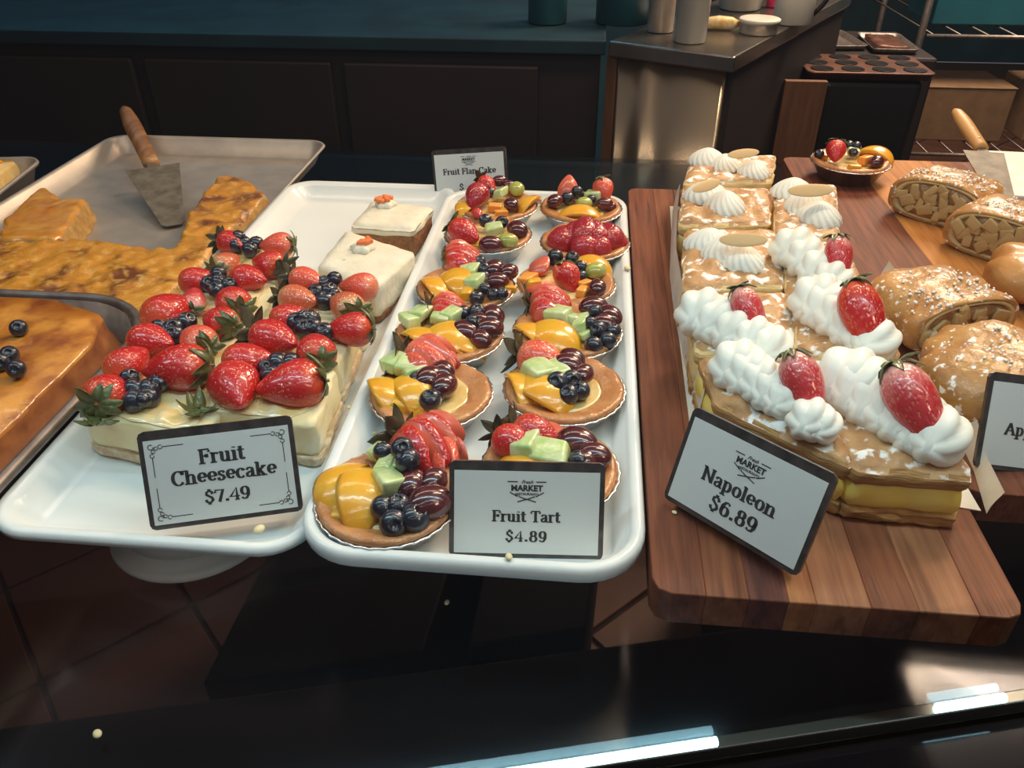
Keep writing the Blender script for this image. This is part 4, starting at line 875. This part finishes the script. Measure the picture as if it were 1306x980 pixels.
# ------------------------------------------------------------------ behind the case: counter, stand, rack
def P2(px, py, z): p = at(px, py, z); return Vector((p.x, p.y))
ZK = .09; e0, e1 = Vector((.240, 1.644)), Vector((.484, 1.517)); dx = (e1-e0).normalized(); dl = Vector((-dx.y, dx.x)); wv = (e1-e0).length
def K(u, v): q = e0+dx*u+dl*v; return (q.x, q.y)
sc_ = thing('steel_counter', (*K(wv/2, 0), Z_FLOOR), 'stainless steel counter with a bright end panel behind the case', 'counter')
loc = Vector((*K(wv/2, 0), Z_FLOOR))
def rel(poly): return [(p[0]-loc.x, p[1]-loc.y) for p in poly]
obj('worktop', prism('worktop', rel([K(-.02, -.015), K(wv+.01, -.015), K(wv+.01, 1.0), K(-.02, 1.0)]), .955, .99, mat('steel_worktop', (.30, .27, .24), (.22, .20, .18), 12, rough=.25, metal=.9), .004), sc_)
rg = []
for zi in range(2):
    fr_ = [(u/40*(wv-.012), -.010*math.exp(-((u/40-.28)/.10)**2)+.004*sin(u/40*7)) for u in range(41)]
    rg.append([(*rel([K(u, v)])[0], .02+.934*zi) for u, v in fr_]+[(*rel([K(u, .019)])[0], .02+.934*zi) for u in (wv-.012, 0)])
obj('end_panel', loft('end_panel', rg, 'steel'), sc_)
obj('side_panel', prism('side_panel', rel([K(.0, .021), K(wv, .021), K(wv, .98), K(.0, .98)]), .0, .953, 'black_panel', .003), sc_)
obj('corner_post', prism('corner_post', rel([K(-.03, .0), K(-.003, .0), K(-.003, .02), K(-.03, .02)]), .0, .953, 'brownpost', .002), sc_)
bc = thing('back_cabinet', (-1.1, 1.95, Z_FLOOR), 'long dark cabinet along the back of the serving area', 'cabinet')
obj('carcass', box('carcass', -1.45, 1.30, -.25, .4, 0, .95, 'black_panel', .003), bc)
for i in range(5): obj('door', box('door', -1.42+i*.52, -.93+i*.52, -.268, -.251, .05, .92, 'black_panel', .006), bc)
obj('worktop', box('worktop', -1.47, 1.31, -.28, .42, .951, .985, 'tealtop', .004), bc)
q = P2(733, 62, .05); tag(obj('cabinet_post', box('cabinet_post', q.x-.012, q.x+.006, q.y-.0, q.y+.02, Z_FLOOR, .05, 'brownpost', .002)), 'thin brown wooden post left of the steel end panel', 'post')
bw = tag(obj('wall_panel', box('wall_panel', -2.5, .6, 3.0, 3.04, Z_FLOOR, 1.2, 'wallteal', .002)), 'dark blue panel standing behind the back cabinet', 'panel')
def cyl(px, py, r, h, m, nm, lab, cat, z=ZK, prof=None):
    p = at(px, py, z); t = thing(nm, (p.x, p.y+r*.6, z+.001), lab, cat)
    return t
t = cyl(880, 55, .025, .16, 0, 'plastic_cup', 'tall white translucent cup at the near edge of the steel counter', 'cup')
obj('cup_body', lathe('cup_body', [(.034, 0), (.036, .002), (.040, .15), (.042, .155), (.040, .158), (.036, .15), (.033, .01)], 'frosty'), t)
t = cyl(968, 44, .03, .03, 0, 'round_tin', 'low round metal tin with white lid on the steel counter', 'tin')
obj('tin_body', lathe('tin_body', [(.044, 0), (.045, .003), (.045, .022), (.047, .023)], 'alum'), t); obj('lid', lathe('lid', [(.048, .0235), (.049, .031), (.046, .033), (.02, .032), (.001, .032)], 'whiteplastic'), t)
t = cyl(1012, 32, .04, .12, 0, 'white_jug', 'white jug with dark curved handle at the counter back', 'jug')
obj('jug_body', lathe('jug_body', [(.045, 0), (.048, .003), (.05, .08), (.047, .13), (.05, .135), (.046, .13), (.046, .01)], 'whiteplastic'), t)
obj('handle', tube('handle', [(.048+.03*sin(i*.35), 0, .02+i*.011) for i in range(10)], .006, 'black'), t)
t = cyl(922, 40, .02, .03, 0, 'wrapped_packet', 'crumpled yellow packet lying beside the white cup', 'packet')
obj('packet_body', tube('packet_body', [(-.045, 0, .014), (-.035, 0, .015), (-.01, .004, .016), (.02, 0, .015), (.04, .003, .014)], [.006, .014, .016, .015, .006], 'yellowpack'), t)
t = cyl(842, 42, .03, .12, 0, 'steel_canister', 'steel canister left of the white cup', 'canister')
obj('canister_body', lathe('canister_body', [(.03, 0), (.032, .002), (.032, .13), (.034, .135), (.02, .14), (.001, .141)], 'alum'), t)
t = cyl(945, 14, .05, .1, 0, 'clear_tub', 'cloudy plastic tub behind the tin', 'tub')
obj('tub_body', lathe('tub_body', [(.05, 0), (.055, .004), (.075, .09), (.078, .092), (.074, .092), (.055, .01)], 'frosty'), t)
t = cyl(988, 10, .02, .1, 0, 'pink_bottle', 'pink plastic bottle beside the white jug', 'bottle')
obj('bottle_body', lathe('bottle_body', [(.02, 0), (.022, .003), (.022, .07), (.012, .085), (.012, .1), (.001, .1)], 'pink'), t)
for i, (px, r, lab) in enumerate(((795, .07, 'dark blue-lit pot on the back counter nearest the canister'), (695, .05, 'dark blue-lit pot second from the canister'))):
    p = at(px, 36, ZK); t = thing('metal_pot', (p.x, p.y+.1, .086), lab, 'pot')
    if i == 1: t.location.z = .086
    obj('pot_body', lathe('pot_body', [(r*.9, 0), (r, .004), (r, .11), (r*1.05, .115), (r*.97, .115), (r*.95, .02)], 'teal'), t); obj('handle', tube('handle', [(-r, 0, .09), (-r-.05, -.01, .095), (-r-.1, -.02, .1)], .008, 'black'), t)  # steel pot; the teal is blue light put into its colour
# muffin tin on a black bin, tan panel beside
zt_ = -.05; mc = [P2(1015, 92, zt_), P2(1175, 96, zt_), P2(1178, 70, zt_), P2(1028, 68, zt_)]; mo = sum(mc, Vector((0, 0)))/4
t = thing('muffin_tin', (mo.x, mo.y, zt_-.02), 'brown metal muffin tin lying on the black bin', 'tin')
mw_, ml_ = .17, .115
obj('tin_body', pan_mesh('tin_body', -mw_, mw_, -ml_, ml_, .02, [(.012, 0), (.01, .0), (.004, .014), (.0, .016), (.0, .020), (.004, .0205)], 'rust'), t)
cw = lathe('cup_well', [(.030, .0206), (.031, .0225), (.029, .0225), (.024, .0212), (.001, .0212)], 'black', 24)
for i in range(4):
    for j in range(3): obj('cup_well', cw, t, (-.125+i*.083, -.075+j*.075, 0))
tag(obj('waste_bin', prism('waste_bin', [(mo.x-.12, mo.y-.1), (mo.x+.15, mo.y-.1), (mo.x+.15, mo.y+.14), (mo.x-.12, mo.y+.14)], Z_FLOOR, zt_-.0205, 'bag', .02, 3)), 'tall black bag-lined bin under the muffin tin', 'bin')
q0 = P2(1012, 150, -.3); tag(obj('side_board', box('side_board', mo.x-.25, mo.x-.14, mo.y-.22, mo.y-.20, Z_FLOOR, zt_-.0, 'brownpost', .002)), 'upright brown board left of the black bin', 'board')
# wire rack at right
rk = thing('storage_rack', (1.88, 3.15, Z_FLOOR), 'grey metal storage rack at upper right', 'rack')
for x, y in ((-.55, -.35), (.75, -.35), (-.45, .45), (.75, .45)): obj('post', tube('post', [(x, y, 0), (x, y, 1.5)], .013, 'alum_dull'), rk)
for z in (.38, .80):
    for y in (-.35, .45): obj('rail', tube('rail', [(-.53, y, z), (.75, y, z)], .007, 'alum_dull'), rk)
    for i in range(14): x = -.5+i*.095; obj('shelf_wire', tube('shelf_wire', [(x, -.35, z), (x, .45, z)], .003, 'alum_dull', 6), rk)
def crate(x, y, z, sx, sy, sz, m, lab, nm='cardboard_box', cat='box', r=0):
    t = thing(nm, (x, y, z), lab, cat, rot=(0, 0, r)); th = .008
    obj('carton_body', box('carton_body', -sx/2, sx/2, -sy/2, sy/2, 0, sz, m, .004), t); obj('flap', box('flap', -sx/2-.003, sx/2+.003, -sy/2-.003, 0, sz+.0005, sz+.004, m, .001), t)
    return t
crate(1.62, 3.10, Z_FLOOR+.388, .34, .3, .2, 'tan', 'light cardboard carton on the lower rack shelf, left one')
crate(2.05, 3.12, Z_FLOOR+.388, .34, .3, .2, 'tan', 'light cardboard carton on the lower rack shelf, right one')
crate(1.62, 3.12, Z_FLOOR+.808, .40, .3, .16, 'teal', 'teal plastic crate on the upper rack shelf', 'plastic_crate', 'crate')
crate(2.1, 3.15, Z_FLOOR+.808, .36, .3, .12, 'frosty', 'pale plastic crate on the upper rack shelf', 'plastic_crate', 'crate')
# low trolley with sheet pans behind the muffin tin
bk = Vector((mo.x+.25, mo.y+.62))
tag(obj('trolley', box('trolley', bk.x-.30, bk.x+.12, bk.y-.2, bk.y+.25, Z_FLOOR, -.12, 'black_panel', .01)), 'dark low trolley behind the muffin tin', 'trolley')
for i, (dx_, dy_, r_, lab) in enumerate(((-.17, .02, .1, 'thin sheet pan on the dark trolley, left one'), (-.0, -.02, -.05, 'sheet pan with browned pastry on the dark trolley'))):
    t = thing('sheet_tray', (bk.x+dx_, bk.y+dy_, -.1195), lab, 'tray', rot=(0, 0, r_))
    obj('tray_body', pan_mesh('tray_body', -.075, .075, -.14, .14, .02, [(.012, 0), (.01, .0), (.0, .016), (.0, .018), (.003, .018), (.012, .003), (.014, .002)], 'alum_dull'), t)
    if i: obj('pastry', puck('pastry', [(-.05, -.1), (.05, -.1), (.045, .1), (-.05, .1)], .003, .02, 'rust', amp=.01, fr=30), t)
